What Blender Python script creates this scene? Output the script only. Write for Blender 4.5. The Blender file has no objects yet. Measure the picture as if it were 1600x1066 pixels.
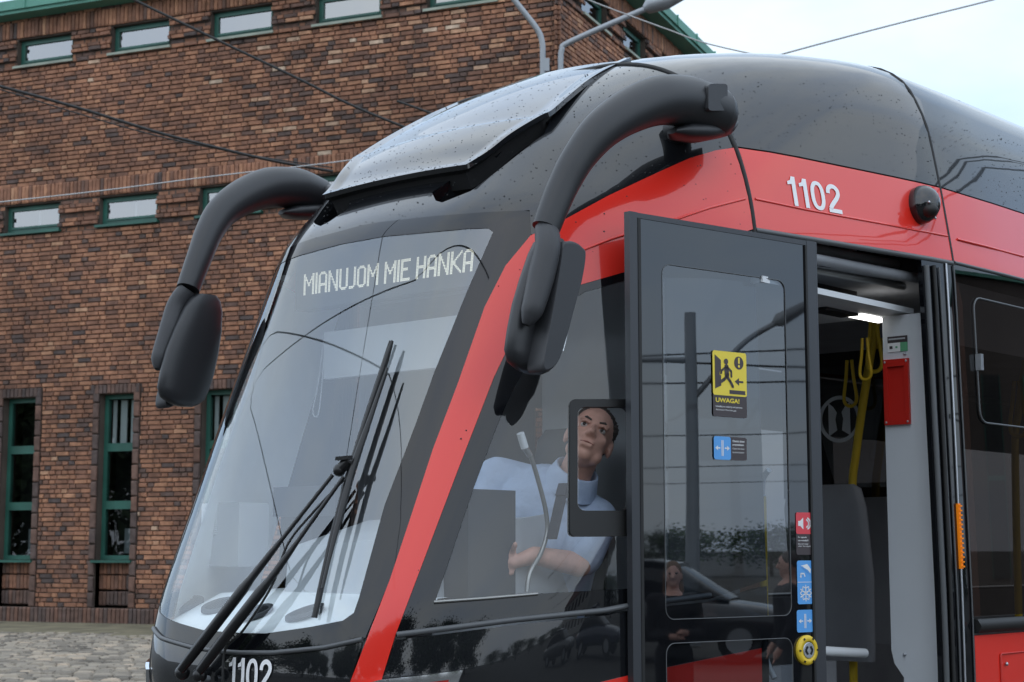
import bpy, math, random
import numpy as np
from mathutils import Vector, Matrix, geometry
random.seed(7); rng = np.random.default_rng(7)
R = math.radians
scn = bpy.context.scene
col = scn.collection

# ------------------------------------------------------------------ camera
F_PX, CAM_H, HOR = 2600.0, 1.65, 860.0
PITCH = math.atan((HOR - 533) / F_PX)
cd = bpy.data.cameras.new('camera'); cam = bpy.data.objects.new('camera', cd); col.objects.link(cam)
cam.location = (0, 0, CAM_H); cam.rotation_euler = (R(90) + PITCH, 0, 0)
cd.sensor_width = 36; cd.lens = F_PX / 1600 * 36; cd.clip_end = 3000; cd.clip_start = .05
cd.dof.use_dof = True; cd.dof.focus_distance = 5.6; cd.dof.aperture_fstop = 9.0
scn.camera = cam
# ------------------------------------------------------------------ world, sun, exposure
SUN_EL, SUN_AZ = 52, 205          # azimuth measured clockwise from +Y
w = bpy.data.worlds.new('World'); scn.world = w; w.use_nodes = True
nt = w.node_tree; nt.nodes.clear()
def N_(t, **k):
    n = nt.nodes.new(t)
    for a, b in k.items(): setattr(n, a, b)
    return n
out = N_('ShaderNodeOutputWorld'); bg = N_('ShaderNodeBackground'); bg.inputs['Strength'].default_value = .1
sky = N_('ShaderNodeTexSky', sky_type='NISHITA', sun_disc=False)
sky.sun_elevation = R(SUN_EL); sky.sun_rotation = R(SUN_AZ); sky.air_density = 1.3; sky.dust_density = 2.0
tc = N_('ShaderNodeTexCoord'); mp = N_('ShaderNodeMapping'); mp.inputs['Scale'].default_value = (1, 1, 2.2)
nz = N_('ShaderNodeTexNoise'); nz.inputs['Scale'].default_value = 2.6; nz.inputs['Detail'].default_value = 6; nz.inputs['Roughness'].default_value = .55
rp = N_('ShaderNodeValToRGB'); e = rp.color_ramp.elements
e[0].position = .36; e[0].color = (4.9, 6.5, 8.8, 1); e[1].position = .64; e[1].color = (7.3, 8.4, 9.4, 1)
mx = N_('ShaderNodeMix', data_type='RGBA'); mx.inputs['Factor'].default_value = .86
L = nt.links.new
L(tc.outputs['Generated'], mp.inputs['Vector']); L(mp.outputs[0], nz.inputs['Vector']); L(nz.outputs['Fac'], rp.inputs['Fac'])
L(sky.outputs[0], mx.inputs['A']); L(rp.outputs[0], mx.inputs['B']); L(mx.outputs['Result'], bg.inputs['Color']); L(bg.outputs[0], out.inputs['Surface'])
sd = bpy.data.lights.new('sun', 'SUN'); so = bpy.data.objects.new('sun', sd); col.objects.link(so)
sd.energy = .85; sd.angle = R(179); sd.color = (1, .96, .9)
so.rotation_euler = (R(90 - SUN_EL), 0, R(180 - SUN_AZ))
scn.view_settings.view_transform = 'Standard'; scn.view_settings.look = 'None'; scn.view_settings.exposure = .60; scn.view_settings.gamma = 1
scn.render.engine = 'CYCLES'
scn.cycles.max_bounces = 10; scn.cycles.transparent_max_bounces = 16; scn.cycles.glossy_bounces = 5

# ------------------------------------------------------------------ materials
MATS = {}
def mat(name, colr, rough=.5, metal=0, coat=0, emis=None, es=0, noise=None, bump=None, ior=1.5, spec=.5):
    m = bpy.data.materials.new(name); m.use_nodes = True; t = m.node_tree; b = t.nodes['Principled BSDF']
    b.inputs['Base Color'].default_value = (*colr, 1); b.inputs['Roughness'].default_value = rough
    b.inputs['Metallic'].default_value = metal; b.inputs['Coat Weight'].default_value = coat; b.inputs['Coat Roughness'].default_value = .02
    b.inputs['IOR'].default_value = ior; b.inputs['Coat IOR'].default_value = max(1.5, ior); b.inputs['Specular IOR Level'].default_value = spec
    if emis: b.inputs['Emission Color'].default_value = (*emis, 1); b.inputs['Emission Strength'].default_value = es
    if noise:                     # (scale, amount) colour variation
        g = t.nodes.new('ShaderNodeTexCoord'); n = t.nodes.new('ShaderNodeTexNoise'); n.inputs['Scale'].default_value = noise[0]; n.inputs['Detail'].default_value = 6
        r = t.nodes.new('ShaderNodeValToRGB'); a = noise[1]
        r.color_ramp.elements[0].color = (*[c * (1 - a) for c in colr], 1); r.color_ramp.elements[1].color = (*[min(1, c * (1 + a)) for c in colr], 1)
        r.color_ramp.elements[0].position = .3; r.color_ramp.elements[1].position = .7
        t.links.new(g.outputs['Object'], n.inputs['Vector']); t.links.new(n.outputs['Fac'], r.inputs['Fac']); t.links.new(r.outputs[0], b.inputs['Base Color'])
    if bump:                      # (scale, strength, distance)
        g = t.nodes.new('ShaderNodeTexCoord'); n = t.nodes.new('ShaderNodeTexNoise'); n.inputs['Scale'].default_value = bump[0]; n.inputs['Detail'].default_value = 3
        bp = t.nodes.new('ShaderNodeBump'); bp.inputs['Strength'].default_value = bump[1]; bp.inputs['Distance'].default_value = bump[2]
        t.links.new(g.outputs['Object'], n.inputs['Vector']); t.links.new(n.outputs['Fac'], bp.inputs['Height']); t.links.new(bp.outputs[0], b.inputs['Normal'])
        if coat: t.links.new(bp.outputs[0], b.inputs['Coat Normal'])
    MATS[name] = m; return m
def glass(name, tint, ior, rough=0.0, refl=(1, 1, 1), bump=None):
    m = bpy.data.materials.new(name); m.use_nodes = True; t = m.node_tree; t.nodes.clear()
    o = t.nodes.new('ShaderNodeOutputMaterial'); mi = t.nodes.new('ShaderNodeMixShader'); fr = t.nodes.new('ShaderNodeFresnel')
    tr = t.nodes.new('ShaderNodeBsdfTransparent'); gl = t.nodes.new('ShaderNodeBsdfGlossy')
    ge = t.nodes.new('ShaderNodeNewGeometry'); ml = t.nodes.new('ShaderNodeMath'); ml.operation = 'MULTIPLY_ADD'; ml.inputs[1].default_value = -2; ml.inputs[2].default_value = 1
    pw = t.nodes.new('ShaderNodeMath'); pw.operation = 'POWER'; pw.inputs[0].default_value = ior; t.links.new(ge.outputs['Backfacing'], ml.inputs[0]); t.links.new(ml.outputs[0], pw.inputs[1]); t.links.new(pw.outputs[0], fr.inputs['IOR'])   # thin pane: same reflectance from both sides
    tr.inputs['Color'].default_value = (*tint, 1); gl.inputs['Roughness'].default_value = rough; gl.inputs['Color'].default_value = (*refl, 1)
    if bump:
        g = t.nodes.new('ShaderNodeTexCoord'); n = t.nodes.new('ShaderNodeTexNoise'); n.inputs['Scale'].default_value = bump[0]; n.inputs['Detail'].default_value = 1
        bp = t.nodes.new('ShaderNodeBump'); bp.inputs['Strength'].default_value = bump[1]; bp.inputs['Distance'].default_value = bump[2]
        t.links.new(g.outputs['Object'], n.inputs['Vector']); t.links.new(n.outputs['Fac'], bp.inputs['Height']); t.links.new(bp.outputs[0], gl.inputs['Normal'])
    t.links.new(fr.outputs[0], mi.inputs[0]); t.links.new(tr.outputs[0], mi.inputs[1]); t.links.new(gl.outputs[0], mi.inputs[2]); t.links.new(mi.outputs[0], o.inputs['Surface'])
    MATS[name] = m; return m

mat('red', (.78, .028, .016), .32, coat=1, bump=(2.2, .25, .004), ior=1.5, spec=.25)
mat('black', (.008, .009, .011), .25, coat=1, bump=(1.7, .25, .004), ior=1.6, spec=.08)
mat('hood_black', (.012, .013, .016), .3, coat=1, bump=(1.5, .2, .004), ior=1.5, spec=.1)
mat('plastic', (.022, .023, .026), .42, bump=(900, .05, .0005))
mat('plastic2', (.035, .036, .04), .5)
mat('rubber', (.008, .008, .008), .55)
mat('dark', (.006, .006, .007), .8)
mat('wiper', (.008, .008, .009), .35)
mat('alu', (.5, .52, .55), .35, metal=.9)
mat('chrome', (.8, .82, .85), .08, metal=1)
mat('steel', (.32, .32, .31), .35, metal=.8)
mat('door_frame', (.05, .053, .06), .35, metal=.3)
mat('seam', (.09, .095, .1), .4)
mat('white_paint', (.9, .9, .91), .5)
mat('dash_white', (.82, .86, .87), .6, noise=(6, .05))
mat('cab_grey', (.44, .46, .48), .6, noise=(3, .08))
mat('cab_dark', (.05, .053, .058), .6)
mat('panel_grey', (.66, .69, .72), .45, noise=(2, .04))
mat('ceil_white', (.72, .74, .76), .45)
mat('in_dark', (.2, .205, .21), .6)
mat('in_mid', (.26, .27, .29), .6, noise=(3, .15))
mat('yellow', (.75, .52, .03), .4)
mat('st_yellow', (.85, .66, .06), .45)
mat('st_dark', (.055, .042, .045), .45)
mat('st_white', (.8, .8, .8), .5)
mat('st_blue', (.10, .36, .78), .45)
mat('st_red', (.72, .06, .08), .45)
mat('st_green', (.12, .38, .2), .5)
mat('box_red', (.55, .02, .012), .35)
mat('orange', (.8, .22, .01), .3, emis=(.9, .25, .01), es=.15)
mat('led', (.85, .84, .7), .5, emis=(1, .98, .80), es=.35)
mat('lamp_on', (1, 1, 1), .5, emis=(1, .98, .94), es=3.0)
mat('mirror_glass', (.7, .72, .75), .03, metal=1)
mat('skin', (.64, .36, .28), .5, noise=(30, .12))
mat('hair', (.075, .06, .052), .6, noise=(80, .5))
mat('hair_light', (.16, .08, .03), .6)
mat('shirt', (.50, .60, .78), .85, noise=(8, .06), bump=(11, .9, .02))
mat('tie', (.012, .014, .03), .7)
mat('eye', (.02, .014, .01), .2)
mat('eye_white', (.6, .56, .54), .3)
mat('mouth', (.3, .1, .08), .5)
mat('cloth_black', (.012, .012, .014), .8)
mat('cloth_navy', (.02, .022, .03), .8)
mat('green_frame', (.02, .10, .075), .45, noise=(2, .25))
mat('copper', (.10, .29, .22), .6, noise=(1.2, .2))
mat('sill', (.30, .33, .27), .7, noise=(3, .2))
mat('mortar', (.085, .066, .054), .95, noise=(2, .3))
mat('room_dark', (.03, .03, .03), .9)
mat('curtain', (.6, .6, .6), .9)
mat('galv', (.30, .32, .34), .5, metal=.4)
mat('wire', (.02, .02, .02), .6)
mat('wire_light', (.45, .45, .45), .5)
mat('ground', (.065, .062, .055), .95, noise=(.8, .25), bump=(30, .5, .02))
mat('moss', (.17, .15, .095), .95, noise=(2.5, .4))
mat('leaf', (.045, .075, .025), .8, noise=(1.5, .5))
mat('bark', (.06, .05, .04), .9)
mat('plaster', (.42, .41, .39), .85, noise=(.4, .1))
mat('roof_tile', (.12, .06, .05), .8)
glass('windscreen', (.92, .95, .96), 2.35, refl=(.93, .97, 1), bump=(1.2, .06, .01))
glass('side_glass', (.93, .95, .96), 1.65, bump=(1.5, .1, .006))
glass('door_clear', (.48, .52, .56), 2.1, bump=(1.3, .08, .006))
glass('tint_glass', (.24, .22, .21), 1.6, bump=(1.3, .1, .006))
glass('house_glass', (.6, .66, .66), 1.6, bump=(2, .25, .01))
glass('house_glass_sky', (.3, .34, .36), 3.4, bump=(2, .2, .01))
mat('door_black', (.006, .0065, .008), .02, coat=0, ior=1.8, bump=(1.3, .08, .006))
mat('glass_black', (.005, .0055, .007), .02, coat=0, ior=1.55, bump=(1.3, .08, .006))

def brick_material(name, use_attr):
    m = bpy.data.materials.new(name); m.use_nodes = True; t = m.node_tree; b = t.nodes['Principled BSDF']; b.inputs['Roughness'].default_value = .85; b.inputs['Specular IOR Level'].default_value = .3
    if use_attr:
        s = t.nodes.new('ShaderNodeAttribute'); s.attribute_name = 'tone'; f = s.outputs['Fac']
    else:
        s = t.nodes.new('ShaderNodeObjectInfo'); f = s.outputs['Random']
    r = t.nodes.new('ShaderNodeValToRGB'); cr = r.color_ramp; cr.interpolation = 'LINEAR'
    pal = [(0, (0.094, 0.072, 0.067)), (.12, (0.132, 0.086, 0.071)), (.26, (0.188, 0.100, 0.071)), (.45, (0.268, 0.132, 0.084)), (.65, (0.338, 0.165, 0.099)), (.82, (0.404, 0.205, 0.121)), (.94, (0.451, 0.260, 0.162)), (1, (0.508, 0.380, 0.281))]
    while len(cr.elements) < len(pal): cr.elements.new(.5)
    for el, (p_, c_) in zip(cr.elements, pal): el.position = p_; el.color = (*c_, 1)
    n = t.nodes.new('ShaderNodeTexNoise'); n.inputs['Scale'].default_value = 9; n.inputs['Detail'].default_value = 5
    n2 = t.nodes.new('ShaderNodeTexNoise'); n2.inputs['Scale'].default_value = .55; n2.inputs['Detail'].default_value = 3
    g = t.nodes.new('ShaderNodeNewGeometry')
    t.links.new(g.outputs['Position'], n.inputs['Vector']); t.links.new(g.outputs['Position'], n2.inputs['Vector'])
    mr = t.nodes.new('ShaderNodeMapRange'); mr.inputs['From Min'].default_value = .25; mr.inputs['From Max'].default_value = .75; mr.inputs['To Min'].default_value = .62; mr.inputs['To Max'].default_value = 1.3
    mr2 = t.nodes.new('ShaderNodeMapRange'); mr2.inputs['From Min'].default_value = .3; mr2.inputs['From Max'].default_value = .7; mr2.inputs['To Min'].default_value = .78; mr2.inputs['To Max'].default_value = 1.2
    t.links.new(n.outputs['Fac'], mr.inputs['Value']); t.links.new(n2.outputs['Fac'], mr2.inputs['Value'])
    mu = t.nodes.new('ShaderNodeMath'); mu.operation = 'MULTIPLY'; t.links.new(mr.outputs[0], mu.inputs[0]); t.links.new(mr2.outputs[0], mu.inputs[1])
    vm = t.nodes.new('ShaderNodeVectorMath'); vm.operation = 'SCALE'
    t.links.new(f, r.inputs['Fac']); t.links.new(r.outputs[0], vm.inputs[0]); t.links.new(mu.outputs[0], vm.inputs['Scale']); t.links.new(vm.outputs[0], b.inputs['Base Color'])
    bp = t.nodes.new('ShaderNodeBump'); bp.inputs['Strength'].default_value = .5; bp.inputs['Distance'].default_value = .01
    n3 = t.nodes.new('ShaderNodeTexNoise'); n3.inputs['Scale'].default_value = 60; t.links.new(g.outputs['Position'], n3.inputs['Vector']); t.links.new(n3.outputs['Fac'], bp.inputs['Height']); t.links.new(bp.outputs[0], b.inputs['Normal'])
    MATS[name] = m
brick_material('brick', True); brick_material('brick_single', False)
def cobble_material():
    m = bpy.data.materials.new('cobble'); m.use_nodes = True; t = m.node_tree; b = t.nodes['Principled BSDF']; b.inputs['Roughness'].default_value = .75
    s = t.nodes.new('ShaderNodeAttribute'); s.attribute_name = 'tone'; r = t.nodes.new('ShaderNodeValToRGB'); cr = r.color_ramp
    pal = [(0, (.13, .115, .095)), (.4, (.25, .22, .18)), (.75, (.36, .31, .245)), (1, (.46, .37, .28))]
    while len(cr.elements) < len(pal): cr.elements.new(.5)
    for el, (p_, c_) in zip(cr.elements, pal): el.position = p_; el.color = (*c_, 1)
    t.links.new(s.outputs['Fac'], r.inputs['Fac']); t.links.new(r.outputs[0], b.inputs['Base Color']); MATS['cobble'] = m
cobble_material()

# ------------------------------------------------------------------ object helpers
def tag(o, label=None, cat=None, group=None, kind=None):
    if label: o['label'] = label
    if cat: o['category'] = cat
    if group: o['group'] = group
    if kind: o['kind'] = kind
    return o
def empty(name, loc=(0, 0, 0), rz=0):
    o = bpy.data.objects.new(name, None); col.objects.link(o); o.location = loc; o.rotation_euler = (0, 0, rz); o.empty_display_size = .2; return o
class MB:
    """collects geometry for ONE mesh object"""
    def __init__(s): s.v = []; s.f = []; s.m = []; s.mats = []; s.sm = []; s.nrm = {}
    def mi(s, m):
        if m not in s.mats: s.mats.append(m)
        return s.mats.index(m)
    def add(s, v, f, m, smooth=False, normals=None):
        b = len(s.v); s.v += [tuple(map(float, p)) for p in v]; k = s.mi(m)
        for q in f: s.f.append([b + i for i in q]); s.m.append(k); s.sm.append(smooth)
        if normals is not None:
            for i, n in enumerate(normals): s.nrm[b + i] = tuple(map(float, n))
        return s
    def box(s, x0, x1, y0, y1, z0, z1, m, M=None):
        v = [(x, y, z) for x in (x0, x1) for y in (y0, y1) for z in (z0, z1)]
        if M is not None: v = [tuple(M(p)) for p in v]
        return s.add(v, [(0, 1, 3, 2), (4, 6, 7, 5), (0, 4, 5, 1), (2, 3, 7, 6), (0, 2, 6, 4), (1, 5, 7, 3)], m)
    def bar(s, a, b, w, h, m, up=(0, 0, 1)):
        a, b = Vector(a), Vector(b); d = (b - a).normalized(); x = d.cross(Vector(up)).normalized(); y = x.cross(d)
        v = [p + x * (i * w / 2) + y * (j * h / 2) for p in (a, b) for i, j in ((-1, -1), (1, -1), (1, 1), (-1, 1))]
        return s.add(v, [(0, 1, 2, 3), (7, 6, 5, 4), (0, 4, 5, 1), (1, 5, 6, 2), (2, 6, 7, 3), (3, 7, 4, 0)], m)
    def tube(s, path, rad, m, n=12, cap=True, squash=1.0, ref=(0, 0, 1)):
        P = [Vector(p) for p in path]; k = len(P); rad = rad if hasattr(rad, '__len__') else [rad] * k
        v = []; f = []; x = None
        for i, p in enumerate(P):
            d = (P[min(i + 1, k - 1)] - P[max(i - 1, 0)]).normalized()
            if x is None:
                x = d.cross(Vector(ref));  x = (x if x.length > 1e-3 else d.cross(Vector((1, 0, 0)))).normalized()
            else: x = (x - d * x.dot(d)).normalized()
            y = d.cross(x)
            for j in range(n):
                a = 2 * math.pi * j / n; v.append(p + (x * math.cos(a) * squash + y * math.sin(a)) * rad[i])
        for i in range(k - 1):
            for j in range(n): f.append((i * n + j, i * n + (j + 1) % n, (i + 1) * n + (j + 1) % n, (i + 1) * n + j))
        s.add(v, f, m, True)
        if cap: s.add(v[:n], [tuple(range(n))[::-1]], m); s.add(v[-n:], [tuple(range(n))], m)
        return s
    def ellipsoid(s, c, r, m, n=14, k=9, rot=None):
        v = []; f = []
        for i in range(k + 1):
            t = math.pi * i / k
            for j in range(n):
                a = 2 * math.pi * j / n; p = Vector((r[0] * math.sin(t) * math.cos(a), r[1] * math.sin(t) * math.sin(a), r[2] * math.cos(t)))
                if rot: p = rot @ p
                v.append(p + Vector(c))
        for i in range(k):
            for j in range(n): f.append((i * n + j, (i + 1) * n + j, (i + 1) * n + (j + 1) % n, i * n + (j + 1) % n))
        return s.add(v, f, m, True)
    def plate(s, pts, nrm, th, m, side=None):
        """flat polygon (3D, CCW about nrm) extruded backwards by th"""
        P = [Vector(p) for p in pts]; n = Vector(nrm).normalized(); k = len(P)
        tri = geometry.tessellate_polygon([P])
        a = (P[tri[0][1]] - P[tri[0][0]]).cross(P[tri[0][2]] - P[tri[0][0]])
        if a.dot(n) < 0: tri = [t[::-1] for t in tri]
        s.add(P, tri, m); 
        if th:
            B = [p - n * th for p in P]; s.add(B, [t[::-1] for t in tri], side or m)
            s.add(P + B, [(i, (i + 1) % k, k + (i + 1) % k, k + i) for i in range(k)], side or m)
        return s
    def build(s, name, parent=None, M=None):
        me = bpy.data.meshes.new(name); me.from_pydata(s.v, [], s.f); me.update()
        for m in s.mats: me.materials.append(MATS[m])
        me.polygons.foreach_set('material_index', s.m); me.polygons.foreach_set('use_smooth', s.sm)
        if s.nrm:
            nv = [s.nrm.get(i, (0, 0, 0)) for i in range(len(s.v))]
            me.normals_split_custom_set_from_vertices(nv)
        o = bpy.data.objects.new(name, me); col.objects.link(o); o.parent = parent
        return o
def cr(pts, n=6, closed=False):
    """Catmull-Rom through points (any dimension)"""
    P = [np.array(p, float) for p in pts]; o = []; k = len(P)
    for i in range(k if closed else k - 1):
        if closed: a, b, c, d = P[i - 1], P[i], P[(i + 1) % k], P[(i + 2) % k]
        else: a, b, c, d = P[max(i - 1, 0)], P[i], P[i + 1], P[min(i + 2, k - 1)]
        for j in range(n):
            t = j / n; o.append(.5 * (2 * b + (c - a) * t + (2 * a - 5 * b + 4 * c - d) * t * t + (3 * b - a - 3 * c + d) * t ** 3))
    if not closed: o.append(P[-1])
    return o
def resample(pts, step):
    P = [np.array(p, float) for p in pts]; o = []
    for a, b in zip(P[:-1], P[1:]):
        k = max(1, int(np.linalg.norm(b - a) / step + .5))
        for j in range(k): o.append(a + (b - a) * j / k)
    o.append(P[-1]); return o
def rrect(x0, x1, y0, y1, r, n=5):
    o = []
    for cx, cy, a0 in ((x1 - r, y0 + r, -90), (x1 - r, y1 - r, 0), (x0 + r, y1 - r, 90), (x0 + r, y0 + r, 180)):
        for i in range(n + 1):
            a = R(a0 + 90 * i / n); o.append((cx + r * math.cos(a), cy + r * math.sin(a)))
    return o
_tx = {}
def text_geo(txt, shear=0, bold=0.0):
    """flat text geometry (verts xy, tris), cap height about .73"""
    key = (txt, shear, bold)
    if key in _tx: return _tx[key]
    c = bpy.data.curves.new('t', 'FONT'); c.body = txt; c.shear = shear; c.offset = bold; c.resolution_u = 4
    o = bpy.data.objects.new('t', c); col.objects.link(o); dg = bpy.context.evaluated_depsgraph_get()
    me = bpy.data.meshes.new_from_object(o.evaluated_get(dg)); me.calc_loop_triangles()
    v = [(a.co.x, a.co.y) for a in me.vertices]; f = [tuple(t.vertices) for t in me.loop_triangles]
    bpy.data.objects.remove(o); bpy.data.curves.remove(c); bpy.data.meshes.remove(me)
    x0 = min(a[0] for a in v); x1 = max(a[0] for a in v); y0 = min(a[1] for a in v); y1 = max(a[1] for a in v)
    _tx[key] = (v, f, x0, x1, y0, y1); return _tx[key]

# ------------------------------------------------------------------ sight lines (used to measure the place from the photograph)
CAMP = np.array([0, 0, CAM_H])
def ray(x, y):
    a = (x - 800) / F_PX; b = (533 - y) / F_PX
    d = np.array([a, math.cos(PITCH) - b * math.sin(PITCH), math.sin(PITCH) + b * math.cos(PITCH)]); return d / np.linalg.norm(d)
TH = R(42); TT = np.array([math.sin(TH), math.cos(TH), 0]); NN = np.array([math.cos(TH), -math.sin(TH), 0]); OO = np.array([-.875, 5.346, 0])
def wt(P): q = np.asarray(P) - OO; return np.array([q @ NN, q @ TT, q[2]])       # world -> tram (lateral, rearward, up)
def tw(p): return OO + p[1] * TT + p[0] * NN + np.array([0, 0, p[2]])
CT = wt(CAMP)
def tray(x, y): d = ray(x, y); return np.array([d @ NN, d @ TT, d[2]])
def at_v(x, y, v): d = tray(x, y); return CT + d * ((v - CT[0]) / d[0])
def at_u(x, y, u): d = tray(x, y); return CT + d * ((u - CT[1]) / d[1])
def at_z(x, y, z): d = tray(x, y); return CT + d * ((z - CT[2]) / d[2])

# ================================================================== GROUND
def ground_z(x, y):
    t = np.clip((np.asarray(y) - 8) / 16.0, 0, 1); return .48 * t * t * (3 - 2 * t)
ys = list(np.linspace(-1500, -30, 8)) + list(np.linspace(-20, 8, 8)) + list(np.linspace(9, 30, 22)) + [60, 200, 600, 2000]
xs = [-1500, -300, -60, -25, -10, 0, 10, 25, 60, 300, 1500]
mb = MB(); vv = [(x, y, float(ground_z(x, y)) - .03) for y in ys for x in xs]; k = len(xs)
mb.add(vv, [(i * k + j, i * k + j + 1, (i + 1) * k + j + 1, (i + 1) * k + j) for i in range(len(ys) - 1) for j in range(k - 1)], 'ground', True)
tag(mb.build('ground'), kind='structure')
def rows_mesh(name, V, F, tone, mname, parent=None):
    me = bpy.data.meshes.new(name); me.from_pydata(V.tolist(), [], F.tolist()); me.update()
    a = me.attributes.new('tone', 'FLOAT', 'POINT'); a.data.foreach_set('value', tone)
    me.materials.append(MATS[mname]); o = bpy.data.objects.new(name, me); col.objects.link(o); o.parent = parent; return o
def pillow_template(ch=.12):
    # unit block -1..1 in x,z ; y 0 (back) .. 1 (front), bevelled front
    a = 1.0; b = 1 - ch
    V = np.array([(-a, 0, -a), (a, 0, -a), (a, 0, a), (-a, 0, a), (-a, .6, -a), (a, .6, -a), (a, .6, a), (-a, .6, a), (-b, 1, -b), (b, 1, -b), (b, 1, b), (-b, 1, b)])
    Fq = np.array([(8, 11, 10, 9), (4, 8, 9, 5), (5, 9, 10, 6), (6, 10, 11, 7), (7, 11, 8, 4), (0, 4, 5, 1), (1, 5, 6, 2), (2, 6, 7, 3), (3, 7, 4, 0)])
    return V, Fq
# cobbles: rows of small granite setts across the part of the yard in view
VT, FT = pillow_template(.22)
cv = []; cf = []; ct = []; cnt = 0
y = 10.5
while y < 26.5:
    dy = random.uniform(.125, .155); x = -13.5 + random.uniform(0, .2)
    while x < -2.0:
        dx = random.uniform(.12, .24)
        if -.5 * y < x + 1.5 and x < -.12 * y:
            h = random.uniform(.035, .055); v = np.empty((12, 3)); v[:, 0] = x + dx / 2 + VT[:, 0] * (dx / 2 - .008); v[:, 1] = y + dy / 2 + VT[:, 2] * (dy / 2 - .008)
            v[:, 2] = float(ground_z(x, y)) - .035 + VT[:, 1] * h; v[:, :2] += rng.normal(0, .004, (12, 2))
            cv.append(v); cf.append(FT[:, ::-1] + cnt); cnt += 12; ct += [min(1, max(0, random.gauss(.5, .25)))] * 12
        x += dx
    y += dy
tag(rows_mesh('cobblestones', np.vstack(cv), np.vstack(cf), ct, 'cobble'), 'grey and tan cobblestones paving the yard in front of the brick building', 'cobblestones', kind='stuff')

# ================================================================== BRICK BUILDING
AL = R(67); DA = np.array([-math.sin(AL), math.cos(AL), 0]); DB = np.array([math.cos(AL), math.sin(AL), 0])
NA = np.array([-math.cos(AL), -math.sin(AL), 0]); NB = np.array([math.sin(AL), -math.cos(AL), 0])
r_ = ray(871, 60); CR = np.array([r_[0] / r_[1] * 23.5, 23.5, 0]); UP = np.array([0, 0, 1.])
bld = empty('brick_building', CR); tag(bld, 'large old brick depot building with green window frames and copper eaves behind the tram', 'building')
ZB, ZE = .45, 10.58
class Face:
    def __init__(s, D, Nn): s.D, s.N = D, Nn
    def p(s, a, o, z): return s.D * a + s.N * o + UP * z        # local to the building's corner
FA, FB = Face(DA, NA), Face(DB, NB)
PER = 1.925
wa1 = [(.98 + PER * i, 2.11 + PER * i, 9.76, 10.22) for i in range(7)]
wa2 = [(1.13 + PER * i, 2.25 + PER * i, 6.90, 7.36) for i in range(7)]
wag = [(1.46 + PER * i, 2.12 + PER * i, 1.50, 4.13) for i in range(7)]
wb1 = [(1.04 + PER * i, 2.17 + PER * i, 9.76, 10.22) for i in range(5)]
wb2 = [(1.04 + PER * i, 2.17 + PER * i, 6.90, 7.36) for i in range(5)]
LA, LB = 14.2, 11.0
CH = .0752
singles = []
def face_bricks(face, Lw, wins, gf, rs):
    """returns list of (s, z, half length, half height, out, tone)"""
    out = []; zi = 0; z = ZB + .30
    def blocked(s0, s1, z0, z1, lst, pad=.0): return any(s1 > a - pad and s0 < b + pad and z1 > c and z0 < d for a, b, c, d in lst)
    while z < ZE - .02:
        zc = z + CH / 2
        band_s = any(abs(zc - q) < .15 for q in ())
        soldier = (10.24 < zc < 10.52) or (7.38 < zc < 7.66)
        if soldier:
            if not any(abs(z0_ - (10.24 if zc > 9 else 7.38)) < .01 for z0_ in done_soldier):
                z0_ = 10.24 if zc > 9 else 7.38; done_soldier.append(z0_); s = -.06
                while s < Lw:
                    out.append((s + .038, z0_ + .15, .033, .143, .012 + rs.random() * .012, rs.gauss(.5, .2))); s += .0755
            z += CH; zi += 1; continue
        inband = (9.70 < zc < 10.24) or (6.84 < zc < 7.38)
        s = -.055 if zi % 2 else -.055 - .09
        kk = 0; jit = rs.uniform(-.02, .02)
        while s < Lw:
            ln = .25 if (kk + zi) % 2 == 0 else .125
            if rs.random() < .12: ln = .25 if ln < .2 else .125
            s0, s1 = max(s, -.055), s + ln
            z0, z1 = z, z + CH
            if s1 - s0 > .03:
                o = rs.uniform(-.004, .009); tone = .10 * math.sin(s * 1.9 + 1.3 * math.sin(z * 1.1)) * math.sin(z * 1.55 + .7 * s) + (min(.9, rs.gauss(.50, .16)) if rs.random() < .985 else rs.uniform(.8, .97))
                if rs.random() < .06: tone = rs.uniform(.0, .18)
                if inband:
                    g = int((zc - 6.84) / CH) % 3
                    o += .05 if g == 1 else (-.02 if g == 0 else .03); tone = rs.gauss(.36, .2)
                if z < 3.6 and rs.random() < .25: tone -= .2
                # clip against openings
                segs = [(s0, s1)]
                for lst, pad in ((wins, 0), (gf, .12)):
                    ns = []
                    for a0, a1 in segs:
                        cut = False
                        for (a, b, c, d) in lst:
                            c2 = .45 if lst is gf else c; d2 = d + (.16 if lst is gf else 0); a, b = a - pad, b + pad
                            if z1 > c2 + .02 and z0 < d2 - .02 and a1 > a and a0 < b:
                                cut = True
                                if a - a0 > .04: ns.append((a0, a))
                                if a1 - b > .04: ns.append((b, a1))
                                break
                        if not cut: ns.append((a0, a1))
                    segs = ns
                for a0, a1 in segs: out.append(((a0 + a1) / 2, zc, (a1 - a0) / 2 - .0065, CH / 2 - .0072, o, tone))
            s = s + ln; kk += 1
        z += CH; zi += 1
    # ground floor surrounds: dark stacked headers, lintels of dark soldiers, panels of vertical bricks below
    for (a, b, c, d) in gf:
        for s0 in (a - .12, b):
            z = .75
            while z < d: out.append((s0 + .06, z + .12, .055, .115, .03, rs.uniform(.0, .22))); z += .25
        s = a - .12
        while s < b + .1: out.append((s + .04, d + .075, .034, .072, .035, rs.uniform(0, .2))); s += .0785
        s = a
        while s < b - .05:
            for z in (.78, 1.03, 1.27): out.append((s + .038, z + .115, .033, .11, -.12, rs.gauss(.28, .1) if z > .9 else rs.uniform(.02, .2)))
            s += .0735
    # plinth of dark bricks set on end
    s = -.06
    while s < Lw:
        out.append((s + .04, ZB + .15, .034, .145, .04, rs.uniform(.0, .25))); s += .079
    return out
VB, FBq = pillow_template(.15)
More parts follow.
